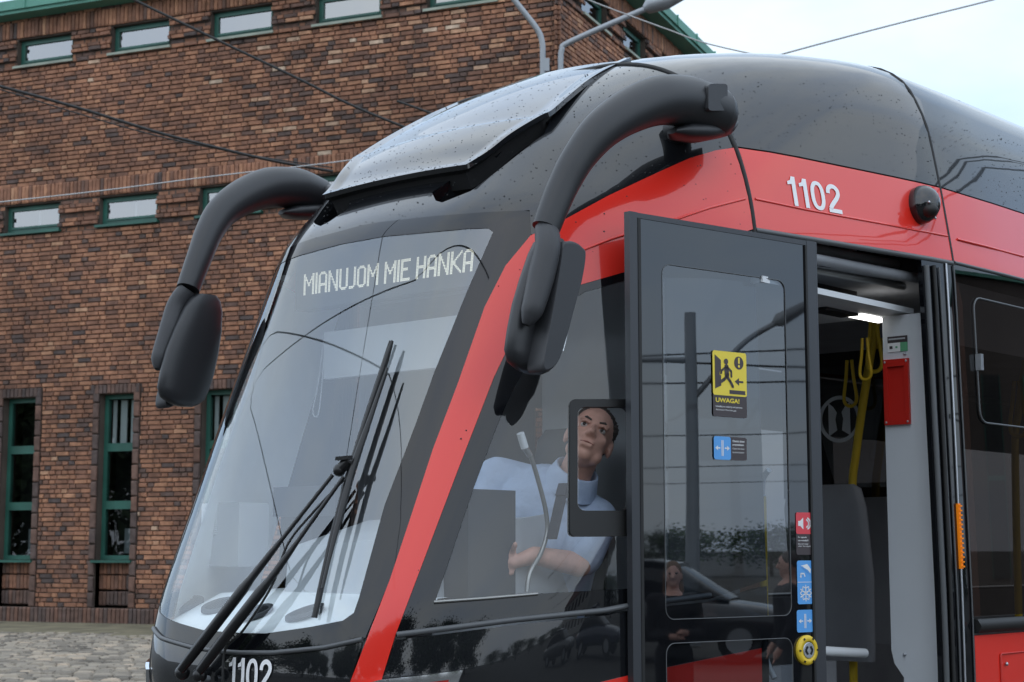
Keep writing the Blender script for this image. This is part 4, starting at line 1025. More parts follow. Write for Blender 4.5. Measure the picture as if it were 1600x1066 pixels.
# stickers
def sticker(name, x0, y0, x1, y1, draw, lab):
    p, q = dpx(x0, y1), dpx(x1, y0); a0, a1 = p[0], q[0]; zc = (dpx((x0 + x1) / 2, y0)[1] + dpx((x0 + x1) / 2, y1)[1]) / 2; h = dpx((x0 + x1) / 2, y0)[1] - dpx((x0 + x1) / 2, y1)[1]; z0, z1 = zc - h / 2, zc + h / 2; mb = MB()
    class Pn: pass
    s = Pn(); lay = [0]
    def poly(pts, m, lv=1): mb.plate([dp(a0 + u_ * (a1 - a0), z0 + w_ * (z1 - z0), .0015 + .0007 * lv) for u_, w_ in pts], DN3, 0, m)
    def rect(u0, w0, u1, w1, m, lv=1, r=None):
        poly([(u0, w0), (u1, w0), (u1, w1), (u0, w1)], m, lv)
    def base(u0, w0, u1, w1, m, lv=0): # rounded plate
        A0, A1, Z0, Z1 = a0 + u0 * (a1 - a0), a0 + u1 * (a1 - a0), z0 + w0 * (z1 - z0), z0 + w1 * (z1 - z0)
        mb.plate([dp(a, z, .0015 + .0007 * lv) for a, z in rrect(A0, A1, Z0, Z1, .008, 3)], DN3, 0, m)
    def disc(cu, cw_, r, m, lv=1, n=20):  # r in fraction of width
        asp = (a1 - a0) / (z1 - z0); poly([(cu + r * math.cos(2 * math.pi * i / n), cw_ + r * asp * math.sin(2 * math.pi * i / n)) for i in range(n)], m, lv)
    def stroke(pts, wd, m, lv=1):
        asp = (a1 - a0) / (z1 - z0)
        for (xa, ya), (xb, yb) in zip(pts[:-1], pts[1:]):
            d = Vector((xb - xa, (yb - ya) / asp)); d.normalize(); n = Vector((-d.y, d.x)) * wd / 2; poly([(xa + n.x, ya + n.y * asp), (xa - n.x, ya - n.y * asp), (xb - n.x, yb - n.y * asp), (xb + n.x, yb + n.y * asp)], m, lv)
        for (xa, ya) in pts: disc(xa, ya, wd / 2, m, lv, 10)
    def text(t, u0, w0, wd, ht, m, lv=1, bold=0.0):
        v, f, X0, X1, Y0, Y1 = text_geo(t, 0, bold); P = [dp(a0 + (u0 + (x - X0) / (X1 - X0) * wd) * (a1 - a0), z0 + (w0 + (y - Y0) / (Y1 - Y0) * ht) * (z1 - z0), .0015 + .0007 * lv) for x, y in v]; mb.add(P, f, m)
    s.poly, s.rect, s.base, s.disc, s.stroke, s.text = poly, rect, base, disc, stroke, text
    draw(s); o = mb.build(name, door); o['label'] = lab; return o
def d_warn(s):
    s.base(0, 0, 1, .36, 'st_dark'); s.base(0, .325, 1, 1, 'st_yellow', 1)
    s.poly([(.06, .42), (.24, .47), (.24, .86), (.06, .94)], 'st_dark', 2)
    s.disc(.39, .845, .062, 'st_dark', 3); s.stroke([(.40, .76), (.41, .63)], .13, 'st_dark', 3)
    s.stroke([(.38, .77), (.24, .69), (.22, .65)], .055, 'st_yellow', 2); s.stroke([(.38, .76), (.25, .70), (.24, .66)], .05, 'st_dark', 3); s.stroke([(.43, .76), (.54, .70), (.54, .62)], .05, 'st_dark', 3)
    s.stroke([(.40, .62), (.50, .55), (.58, .47)], .07, 'st_dark', 3); s.stroke([(.40, .62), (.33, .57), (.20, .52)], .07, 'st_dark', 3)
    s.disc(.77, .84, .14, 'st_dark', 2); s.rect(.745, .83, .795, .92, 'st_yellow', 3); s.disc(.77, .79, .03, 'st_yellow', 3)
    s.poly([(.64, .55), (.77, .61), (.77, .49)], 'st_dark', 2); s.rect(.76, .535, .90, .565, 'st_dark', 2); s.rect(.48, .355, .95, .415, 'st_dark', 2)
    s.text('UWAGA!', .07, .215, .70, .07, 'st_yellow', 2, .03); s.text('Uważaj na odstęp od peronu', .07, .135, .78, .035, 'st_white', 2, .01); s.text('Attention! Mind the gap', .07, .085, .6, .03, 'st_white', 2, 0)
def arrows(s, u0, u1, w0, w1, lv=2):
    X = lambda u: u0 + u * (u1 - u0); Y = lambda w_: w0 + w_ * (w1 - w0)
    for a, b in ((.44, .485), (.515, .56)): s.rect(X(a), Y(.12), X(b), Y(.88), 'st_white', lv)
    s.rect(X(.14), Y(.47), X(.36), Y(.53), 'st_white', lv); s.poly([(X(.06), Y(.5)), (X(.22), Y(.62)), (X(.22), Y(.38))], 'st_white', lv)
    s.rect(X(.64), Y(.47), X(.86), Y(.53), 'st_white', lv); s.poly([(X(.94), Y(.5)), (X(.78), Y(.38)), (X(.78), Y(.62))], 'st_white', lv)
def d_open(s):
    s.base(.4, 0, 1, 1, 'st_dark'); s.base(0, 0, .51, 1, 'st_blue', 1); arrows(s, .01, .50, .05, .95)
    s.text('Otwórz drzwi', .56, .78, .36, .10, 'st_white', 2, .02); s.text('przyciskiem', .56, .61, .34, .11, 'st_white', 2, .02); s.text('Open the door', .56, .45, .36, .09, 'st_white', 2); s.text('by the button', .56, .29, .34, .09, 'st_white', 2)
def d_sound(s):
    s.base(0, 0, 1, .6, 'st_dark'); s.base(0, .49, 1, 1, 'st_red', 1)
    s.poly([(.12, .68), (.24, .68), (.42, .60), (.42, .88), (.24, .80), (.12, .80)], 'st_white', 2)
    for r in (.16, .28, .40):
        s.stroke([(.46 + r * math.cos(R(t)), .74 + r * .38 * math.sin(R(t))) for t in range(-55, 56, 22)], .07, 'st_white', 2) if r > .2 else None
    s.text('Po sygnale', .10, .39, .5, .04, 'st_white', 2, .02); s.text('nie wsiadać!', .10, .32, .6, .04, 'st_white', 2, .02); s.text('Do not enter', .10, .24, .6, .035, 'st_white', 2); s.text('after the signal', .10, .18, .72, .04, 'st_white', 2)
def d_cam(s):
    s.base(0, 0, 1, 1, 'st_blue'); s.rect(0, .498, 1, .51, 'st_white', 1)
    s.poly([(.22, .88), (.62, .92), (.84, .80), (.80, .70), (.66, .78)], 'st_white', 1); s.stroke([(.30, .86), (.74, .70)], .05, 'st_blue', 2); s.rect(.16, .62, .26, .64, 'st_white', 1); s.stroke([(.22, .62), (.22, .70), (.42, .70), (.46, .64)], .06, 'st_white', 1)
    for t in (90, 30, -30):
        c, sn = math.cos(R(t)), math.sin(R(t)); s.stroke([(.5 - .36 * c, .25 - .36 * sn * .5), (.5 + .36 * c, .25 + .36 * sn * .5)], .05, 'st_white', 1)
        for g in (1, -1):
            for dt in (28, -28): s.stroke([(.5 + g * .22 * c, .25 + g * .22 * sn * .5), (.5 + g * .34 * math.cos(R(t + dt)), .25 + g * .34 * math.sin(R(t + dt)) * .5)], .04, 'st_white', 1)
def d_arrow(s): s.base(0, 0, 1, 1, 'st_blue'); arrows(s, .05, .95, .08, .92, 1)
sticker('sticker', 1114, 550, 1165, 652, d_warn, 'yellow warning sticker with a person leaving, UWAGA!'); sticker('sticker', 1115, 683, 1166, 719, d_open, 'blue and grey door opening sticker'); sticker('sticker', 1244, 801, 1269, 867, d_sound, 'red loudspeaker sticker')
sticker('sticker', 1246, 876, 1270, 944, d_cam, 'blue camera and snowflake sticker'); sticker('sticker', 1245, 953, 1270, 988, d_arrow, 'blue door arrows sticker')
# door button: yellow ring, grey centre with arrows
bc = dpx(1259, 1016); bw = (dpx(1275, 1016)[0] - dpx(1243, 1016)[0]) / 2
def dring(r, o, n=32): return [dp(bc[0] + r * math.cos(2 * math.pi * i / n), bc[1] + r * math.sin(2 * math.pi * i / n), o) for i in range(n)]
mb = MB(); loft(mb, [dring(bw * .98, .0), dring(bw * 1.0, .006), dring(bw * .94, .012), dring(bw * .60, .016), dring(bw * .57, .010)], 'yellow'); 
for i in range(6):
    t = R(60 * i); r0 = bw * .78; c = dp(bc[0] + r0 * math.cos(t), bc[1] + r0 * math.sin(t), .0165); e_ = np.array(dp(bc[0] + r0 * 1.16 * math.cos(t), bc[1] + r0 * 1.16 * math.sin(t), .0148)); mb.bar(c, e_, .006, .003, 'rubber', up=DN3)
bo = mb.build('door_button', door)
mb = MB(); loft(mb, [dring(bw * .57, .010), dring(bw * .54, .0145), dring(bw * .5, .0155)], 'alu')
for g in (1, -1):
    p = [dp(bc[0] + g * bw * x_, bc[1] + bw * y_, .0172) for x_, y_ in ((.14, .26), (.32, 0), (.14, -.26))]
    mb.bar(p[0], p[1], .006, .002, 'rubber', up=DN3); mb.bar(p[1], p[2], .006, .002, 'rubber', up=DN3)
mb.build('button_face', door)
# door carrier behind the lower edge and red body seen through the glass are part of the body panels above

# ---- doorway and vestibule
zc_ = at_v(1278, 466, 1.02)[2]; zc2 = at_v(1440, 489, 1.12)[2]
mb = MB(); mb.box(.25, 1.08, 1.40, 2.46, zc2 + .0, zc2 + .022, 'ceil_white'); ce = mb.build('vestibule_ceiling', tram)
l0 = at_z(1283, 480, zc2); l1_ = at_z(1336, 492, zc2); mb = MB(); q = at_z(1310, 486, zc2); mb.box(q[0] - .05, q[0] + .03, q[1] - .14, q[1] + .10, zc2 - .012, zc2 - .001, 'rubber'); mb.build('door_sensor', ce)
q = at_z(1365, 496, zc2); mb = MB(); mb.box(q[0] - .05, q[0] + .02, q[1] - .12, q[1] + .12, zc2 - .006, zc2 - .001, 'lamp_on'); mb.build('ceiling_lamp', ce)
mb = MB(); mb.box(.80, .83, 1.40, 2.46, zc2 + .024, 2.76, 'dark'); mb.build('mechanism_backing', tram)
for z, v, r, m_ in ((zc2 + .11, 1.05, .014, 'steel'), (zc2 + .20, 1.02, .02, 'in_mid'), (2.70, 1.12, .02, 'in_mid')):
    mb = MB(); mb.tube([(v - .1, 1.4, z), (v, 2.44, z)], r, m_, 10); mb.build('door_rail', tram)
for u in (1.75, 1.95, 2.15):
    mb = MB(); mb.box(.93, .98, u, u + .06, zc2 + .15, zc2 + .27, 'in_mid'); mb.build('rail_hanger', tram)
mb = MB(); s_ = [sec_side([Z_B2 - .010], u, -.004)[0] for u in us2]; mb.tube(s_, .011, 'seam', 6); mb.build('lintel_trim', tram)
# grey pillar panel on the rear side of the doorway
UPL = 2.40
g0 = at_u(1384, 700, UPL); g1 = at_u(1456, 700, UPL); gtop = at_u(1410, 492, UPL)[2]; gx0, gx1 = g0[0], g1[0]
mb = MB(); zs = [.4, 1.18, 1.24, gtop]; vx = [gx0 + .05, gx0 + .05, gx0, gx0]
gt1 = at_u(1438, 500, UPL)[0]; gb1 = at_u(1470, 1060, UPL)[0]
zb = at_u(1470, 1060, UPL)[2]
F4 = [(gx0 + .05, .4), (gb1 + .02, .4), (gb1, zb), (gt1, gtop), (gx0, gtop), (gx0, 1.27), (gx0 + .012, 1.22), (gx0 + .05, 1.17)]
mb.plate([(a_, UPL, z_) for a_, z_ in F4], (0, -1, 0), .05, 'panel_grey'); pp = mb.build('pillar_lining', tram)
# red emergency handle box
r0, r1 = at_u(1385, 665, UPL), at_u(1421, 560, UPL); mb = MB()
x0_, x1_, z0_, z1_ = r0[0], r1[0], r0[2], r1[2]; bw_ = .018
for (a_, b_, c_, d_) in ((x0_, x1_, z1_ - .028, z1_), (x0_, x1_, z0_, z0_ + .022), (x0_, x0_ + bw_, z0_ + .022, z1_ - .028), (x1_ - bw_, x1_, z0_ + .022, z1_ - .028)): mb.box(a_, b_, UPL - .014, UPL - .001, c_, d_, 'box_red')
mb.add([(x0_ + bw_, UPL - .002, z1_ - .028), (x1_ - bw_, UPL - .002, z1_ - .028), (x1_ - bw_, UPL - .010, z0_ + .022), (x0_ + bw_, UPL - .010, z0_ + .022)], [(0, 3, 2, 1)], 'box_red'); hb_ = mb.build('emergency_box', tram)
for a_ in (x0_ + .008, x1_ - .008):
    for c_ in (z0_ + .01, z1_ - .01): mb = MB(); mb.ellipsoid((a_, UPL - .015, c_), (.005, .003, .005), 'alu', 8, 5); mb.build('screw', hb_)
s0_, s1_ = at_u(1388, 551, UPL), at_u(1418, 524, UPL); mb = MB(); mid_ = s0_[2] + (s1_[2] - s0_[2]) * .58; w_ = s1_[0] - s0_[0]
mb.box(s0_[0], s1_[0], UPL - .004, UPL - .001, mid_, s1_[2], 'st_dark'); mb.box(s0_[0], s0_[0] + w_ * .64, UPL - .004, UPL - .001, s0_[2], mid_, 'st_white'); mb.box(s0_[0] + w_ * .64, s1_[0], UPL - .004, UPL - .001, s0_[2], mid_, 'st_green')
mb.box(s0_[0] + w_ * .06, s0_[0] + w_ * .9, UPL - .005, UPL - .004, mid_ + .012, mid_ + .018, 'cab_grey'); mb.box(s0_[0] + w_ * .1, s0_[0] + w_ * .25, UPL - .005, UPL - .004, s0_[2] + .012, mid_ - .012, 'st_dark'); mb.box(s0_[0] + w_ * .4, s0_[0] + w_ * .5, UPL - .005, UPL - .004, s0_[2] + .014, mid_ - .014, 'st_green'); mb.build('notice', tram)
for px in ((1414, 553), (1414, 1023)):
    q = at_u(*px, UPL); mb = MB(); mb.ellipsoid((q[0], UPL - .003, q[2]), (.007, .006, .007), 'alu', 10, 6); mb.build('lock_bolt', tram)
# saloon seen through the doorway
mb = MB(); q0, q1 = at_v(1274, 1020, .80), at_v(1384, 1020, .80); mb.tube([(.80, q0[1] - .02, q0[2] + .01), (.86, 2.40, q1[2] + .012)], .018, 'ceil_white', 12); mb.build('grab_rail', tram)
mb = MB(); mb.box(.70, .73, 1.40, 2.40, .4, at_v(1330, 1030, .72)[2], 'in_mid'); mb.build('draught_screen', tram)
def seat(x, y, px):
    t = empty_part = None
    mb = MB(); c = at_u(*px, y); xx = c[0]; zt_ = c[2]
    loft(mb, [superring((xx, y + d, z), (1, 0, 0), (0, 1, 0), a, b, 18, .5) for z, d, a, b in ((zt_ - .75, .06, .19, .03), (zt_ - .4, .04, .205, .035), (zt_ - .1, .0, .20, .035), (zt_ - .02, -.005, .18, .03), (zt_, -.005, .15, .015))], 'in_mid'); return mb.build('passenger_seat', tram)
seat(0, 2.9, (1288, 758)); seat(0, 3.6, (1345, 755)); seat(0, 4.4, (1390, 760))
for (px, u) in (((1312, 655), 3.1),):
    q = at_u(*px, u); mb = MB(); mb.box(q[0] - .30, q[0] + .30, u, u + .012, q[2] - .35, q[2] + .30, 'tint_glass'); gp_ = mb.build('glass_partition', tram); n = 40
    mb = MB(); ro, ri = .105, .088
    Vv = []; 
    for i in range(n): a = 2 * math.pi * i / n; Vv += [(q[0] + ro * math.cos(a), u - .003, q[2] + ro * math.sin(a)), (q[0] + ri * math.cos(a), u - .003, q[2] + ri * math.sin(a))]
    mb.add(Vv, [(2 * i, 2 * i + 1, 2 * ((i + 1) % n) + 1, 2 * ((i + 1) % n)) for i in range(n)], 'panel_grey')
    for g in (-1, 1): mb.plate([(q[0] + g * x_, u - .003, q[2] + z_) for x_, z_ in ((.012, -.05), (.055, -.075), (.055, .075), (.030, .055), (.012, .03), (.020, .0))], (0, -1, 0), 0, 'panel_grey')
    mb.build('partition_emblem', gp_)
# yellow poles, rail and hand straps
ry = at_u(1330, 572, 2.9); mb = MB(); mb.tube([(-.3, 2.2, ry[2]), (.2, 4.5, ry[2]), (.2, 9, ry[2])], .017, 'in_mid', 10); mb.build('ceiling_rail', tram)
for px, u in (((1338, 705), 3.0), ((1592, 640), 4.2)):
    a_ = at_u(px[0], px[1], u); mb = MB(); mb.tube(cr([(a_[0] - .05, u, .5), (a_[0] - .03, u, a_[2] - .3), (a_[0], u, a_[2]), (a_[0] + .08, u, a_[2] + .4), (a_[0] + .16, u, a_[2] + .75)], 5), .018, 'yellow', 12); mb.build('grab_pole', tram)
def strap(px, u, s):
    c = at_u(*px, u); mb = MB(); h, w_ = .15 * s, .045 * s
    mb.tube(cr([(c[0] - .012, u, c[2] + h), (c[0] - w_ * .6, u, c[2] + .04 * s), (c[0] - w_, u, c[2] - h * .6), (c[0] - w_ * .5, u, c[2] - h * .9), (c[0] + w_ * .5, u, c[2] - h * .9), (c[0] + w_, u, c[2] - h * .6), (c[0] + w_ * .6, u, c[2] + .04 * s), (c[0] + .012, u, c[2] + h)], 5), .011 * s, 'yellow', 8); mb.bar((c[0], u, c[2] + h * .9), (c[0], u, c[2] + h * 1.35), .035 * s, .02, 'yellow'); mb.build('hand_strap', tram)
strap((1366, 540), 2.9, .8); strap((1328, 600), 3.02, .7); strap((1352, 562), 2.7, .6); strap((1376, 570), 3.3, .8); strap((1590, 640), 4.0, .9)
# inner lining of the far side (between and above the windows) and far end
mb = MB(); mb.box(-1.20, -1.17, 2.55, 11.4, 2.35, 2.7, 'in_mid'); mb.box(-1.20, -1.17, 2.55, 11.4, .35, 1.38, 'in_mid')
for u in np.arange(2.5, 11.5, 1.45): mb.box(-1.20, -1.165, u, u + .16, 1.38, 2.35, 'in_mid')
mb.box(-1.2, 1.2, 11.4, 11.45, .35, 2.75, 'in_mid'); mb.box(1.15, 1.19, 2.55, 11.4, 2.45, 2.7, 'in_mid'); mb.box(1.15, 1.19, 2.55, 11.4, .35, 1.36, 'in_mid'); mb.box(-1.0, -.96, 1.44, 2.54, .35, 2.7, 'in_mid'); mb.build('inner_lining', tram)
# rain drops on the roof
dv_ = []; df_ = []; 
dt = MB(); dt.ellipsoid((0, 0, 0), (1, 1, 1), 'dark', 6, 4)
dV = np.array(dt.v); dF = np.array(dt.f); nb = 0; DV = []; DF = []
def drops(n, gen, offf):
    global nb
    A = gen(n); P = from_par(A, offf(A)); Nr = grad(P)
    for p, nn in zip(P, Nr):
        r = rng.uniform(.0011, .0032); a = np.cross(nn, [0, 0, 1.]); a /= np.linalg.norm(a) + 1e-9; b = np.cross(nn, a)
        DV.append(p + (dV[:, :1] * a + dV[:, 1:2] * b) * r + dV[:, 2:] * nn * r * .45); DF.append(dF + nb); nb += len(dV)
def gen_in(poly):
    def g(n):
        lo, hi = poly.min(0), poly.max(0); o = []
        while len(o) < n:
            q = rng.uniform(lo, hi, (n, 2)); o += [x for x, k in zip(q, inpoly(q, poly)) if k]
        return np.array(o[:n])
    return g
for n_u in range(520):
    i = rng.integers(0, nr_ - 1); j = rng.integers(0, nc_ - 1); a_, b_ = rng.random(2); p = HP[i, j] * (1 - a_) * (1 - b_) + HP[i + 1, j] * a_ * (1 - b_) + HP[i, j + 1] * (1 - a_) * b_ + HP[i + 1, j + 1] * a_ * b_; nn = np.cross(HP[i, j + 1] - HP[i, j], HP[i + 1, j] - HP[i, j]); nn /= np.linalg.norm(nn); r = rng.uniform(.0011, .0034); a = np.cross(nn, [0, 0, 1.]); a /= np.linalg.norm(a) + 1e-9; b = np.cross(nn, a)
    DV.append(p + (dV[:, :1] * a + dV[:, 1:2] * b) * r + dV[:, 2:] * nn * r * .45); DF.append(dF + nb); nb += len(dV)
drops(900, gen_in(sf), lambda A: np.full(len(A), -.002)); drops(30, gen_in(cat(red_left, red_top[1:], j1_red, red_bot[::-1])), lambda A: np.zeros(len(A)))
for n_u in range(420):
    u = rng.uniform(U1, 3.6); z = rng.uniform(ZR0, 3.42); p = sec_side([z], u)[0]; nn = grad(p[None])[0]; r = rng.uniform(.0011, .003); a = np.cross(nn, [0, 0, 1.]); a /= np.linalg.norm(a); b = np.cross(nn, a)
    DV.append(p + (dV[:, :1] * a + dV[:, 1:2] * b) * r + dV[:, 2:] * nn * r * .45); DF.append(dF + nb); nb += len(dV)
me = bpy.data.meshes.new('rain_drops'); me.from_pydata(np.vstack(DV).tolist(), [], np.vstack(DF).tolist()); me.materials.append(MATS['glass_black']); me.polygons.foreach_set('use_smooth', [True] * len(me.polygons))
o = bpy.data.objects.new('rain_drops', me); col.objects.link(o); o.parent = tram; o['kind'] = 'stuff'

# ================================================================== PEOPLE
def remesh_blob(prims, voxel, smooth_it=4):
    """union of ellipsoids and tapered capsules grown into one continuous skin; prims: ('c',a,b,ra,rb) or ('e',c,r,rot)"""
    mb = MB()
    for p in prims:
        if p[0] == 'c':
            a, b = Vector(p[1]), Vector(p[2]); n = 7; pts = []; rr = []
            d = (b - a).normalized()
            for i in range(4): t = math.pi / 2 * i / 4; pts.append(a - d * p[3] * math.cos(t)); rr.append(max(p[3] * math.sin(t), p[3] * .08))
            for i in range(n + 1): t = i / n; pts.append(a.lerp(b, t)); rr.append(p[3] + (p[4] - p[3]) * t)
            for i in range(1, 5): t = math.pi / 2 * i / 4; pts.append(b + d * p[4] * math.sin(t)); rr.append(max(p[4] * math.cos(t), p[4] * .08))
            mb.tube(pts, rr, 'skin', 14, ref=(.3, .9, .2))
        else: mb.ellipsoid(p[1], p[2], 'skin', 20, 14, p[3] if len(p) > 3 else None)
    me = bpy.data.meshes.new('b'); me.from_pydata(mb.v, [], mb.f); o = bpy.data.objects.new('b', me); col.objects.link(o)
    m = o.modifiers.new('r', 'REMESH'); m.mode = 'VOXEL'; m.voxel_size = voxel; m.use_smooth_shade = True
    if smooth_it: q = o.modifiers.new('s', 'SMOOTH'); q.iterations = smooth_it; q.factor = .5
    dg = bpy.context.evaluated_depsgraph_get(); r = bpy.data.meshes.new_from_object(o.evaluated_get(dg)); bpy.data.objects.remove(o); bpy.data.meshes.remove(me)
    r.polygons.foreach_set('use_smooth', [True] * len(r.polygons)); return r
def mesh_obj(name, me, m, parent=None):
    me.name = name; me.materials.clear(); me.materials.append(MATS[m]); o = bpy.data.objects.new(name, me); col.objects.link(o); o.parent = parent; return o
# ---- the driver (in world coordinates)
def W3(px, v): return Vector(tw(at_v(*px, v)))
hc = W3((921, 687), .70)
view = (Vector(CAMP) - hc).normalized()
up0 = (W3((936, 632), .70) - W3((890, 745), .70)).normalized()
fwd = Matrix.Rotation(R(-5), 3, 'Z') @ view; fwd = (fwd + Vector((0, 0, -.12))); fwd = (fwd - up0 * fwd.dot(up0)).normalized(); rt = fwd.cross(up0).normalized()     # rt: towards the person's right ear side
HM = Matrix((rt, fwd, up0)).transposed()
def hp(x, y, z): return hc + HM @ Vector((x, y, z))
prims = [('e', hp(0, -.012, .032), (.074, .094, .088), HM), ('e', hp(0, .022, -.03), (.062, .066, .082), HM), ('e', hp(0, .050, -.084), (.030, .026, .024), HM), ('c', hp(-.034, .03, -.07), hp(.034, .03, -.07), .03, .03),
         ('c', hp(0, .082, .012), hp(0, .103, -.022), .009, .014), ('c', hp(-.012, .092, -.027), hp(.012, .092, -.027), .009, .009), ('c', hp(-.042, .072, .028), hp(.042, .072, .028), .012, .012), ('e', hp(-.036, .056, -.022), (.024, .022, .022), HM), ('e', hp(.036, .056, -.022), (.024, .022, .022), HM),
         ('c', hp(-.018, .085, -.053), hp(.018, .085, -.053), .007, .007), ('c', hp(-.014, .083, -.066), hp(.014, .083, -.066), .008, .008), ('e', hp(-.076, -.012, -.005), (.010, .02, .033), HM), ('e', hp(.076, -.012, -.005), (.010, .02, .033), HM)]
nk = W3((886, 768), .60); prims += [('c', hp(0, -.03, -.06), nk, .055, .058)]
shN, shF = W3((930, 812), .66), W3((778, 748), .34); el = W3((905, 882), .73); wr = W3((835, 868), .66); hd_ = W3((800, 880), .62)
elF = W3((748, 850), .34); wrF = W3((760, 905), .50)
prims += [('c', shN, el, .05, .042), ('c', el, wr, .042, .03), ('c', wr, hd_, .03, .02), ('c', shF, elF, .05, .042), ('c', elF, wrF, .042, .03), ('c', nk, W3((860, 860), .5), .055, .08), ('c', nk, shN, .04, .045), ('c', nk, shF, .04, .045)]
hv = (hd_ - wr).normalized()
for i in range(4):
    off_ = Vector((0, 0, .03 - .02 * i)); b0 = hd_ + off_; b1 = b0 + hv * (.045 + .006 * (1 - abs(i - 1.5))) ; prims += [('c', b0, b1, .009, .009), ('c', b1, b1 + (hv + Vector((.3, .1, -.6))).normalized() * .03, .009, .008)]
prims += [('c', hd_ + Vector((0, 0, .03)), hd_ + Vector((.01, -.03, .06)), .011, .009)]
driver = mesh_obj('person', remesh_blob(prims, .0055, 3), 'skin'); tag(driver, 'driver in a light blue shirt leaning towards the open cab window of the tram', 'person')
sp = [('c', nk + Vector((0, 0, -.085)), W3((858, 840), .54), .085, .13), ('e', W3((855, 800), .50), (.15, .15, .12)), ('c', W3((850, 800), .50), W3((862, 980), .42), .165, .175), ('c', W3((868, 790), .54), shN, .105, .078), ('c', W3((850, 775), .50), shF, .095, .078), ('c', shN, shN.lerp(el, .80), .078, .070), ('c', shF, shF.lerp(elF, .75), .075, .068), ('c', W3((866, 775), .56), W3((858, 800), .53), .085, .11)]
sh = mesh_obj('shirt', remesh_blob(sp, .008, 5), 'shirt', driver)
# collar and tie
mbx = MB(); cx = (W3((840, 745), .56) - W3((900, 775), .62)).normalized(); cz = (hp(0, -.03, -.06) - nk).normalized(); cy = cz.cross(cx).normalized(); cx = cy.cross(cz); n1 = nk + cz * .066
loft(mbx, [superring(n1 + cz * h_, cx, cy, a_, a_, 20, 1) for h_, a_ in ((-.05, .100), (-.01, .088), (.022, .078), (.026, .071), (.0, .064))], 'shirt', False); mbx.build('collar', driver)
mbx = MB(); t0 = W3((882, 758), .74); mbx.bar(t0, W3((877, 776), .745), .034, .022, 'tie'); mbx.bar(W3((877, 776), .745), W3((862, 842), .735), .045, .012, 'tie'); mbx.build('tie', driver)
# hair cap: back and top of the skull, short
hair = [('e', hp(0, -.027, .048), (.079, .090, .087), HM), ('e', hp(0, -.055, .03), (.074, .055, .055), HM), ('e', hp(-.06, .0, .055), (.02, .03, .03), HM), ('e', hp(.06, .0, .055), (.02, .03, .03), HM)]
hm_ = remesh_blob(hair, .005, 1); co = np.empty(len(hm_.vertices) * 3); hm_.vertices.foreach_get('co', co); co = co.reshape(-1, 3) + rng.normal(0, .0022, (len(hm_.vertices), 3)); hm_.vertices.foreach_set('co', co.ravel()); hm_.update()
mesh_obj('hair', hm_, 'hair', driver)
for g in (-1, 1):
    mbx = MB(); mbx.ellipsoid(hp(g * .031, .0685, .007), (.013, .013, .009), 'eye_white', 14, 10, HM); mbx.build('eye', driver)
    mbx = MB(); mbx.ellipsoid(hp(g * .031 + .001, .0790, .0075), (.0062, .004, .0062), 'eye', 12, 8, HM); mbx.build('iris', driver)
    mbx = MB(); mbx.tube([hp(g * .014, .083, .028), hp(g * .032, .083, .033), hp(g * .048, .072, .028)], [.0035, .0045, .003], 'hair', 8); mbx.build('eyebrow', driver)
    mbx = MB(); mbx.tube([hp(g * .017, .082, .015), hp(g * .031, .0855, .019), hp(g * .045, .077, .015)], [.003, .004, .003], 'skin', 8); mbx.build('eyelid', driver)
mbx = MB(); mbx.tube([hp(-.023, .086, -.059), hp(0, .0925, -.058), hp(.023, .086, -.059)], [.0016, .003, .0016], 'mouth', 8); mbx.build('lips', driver)

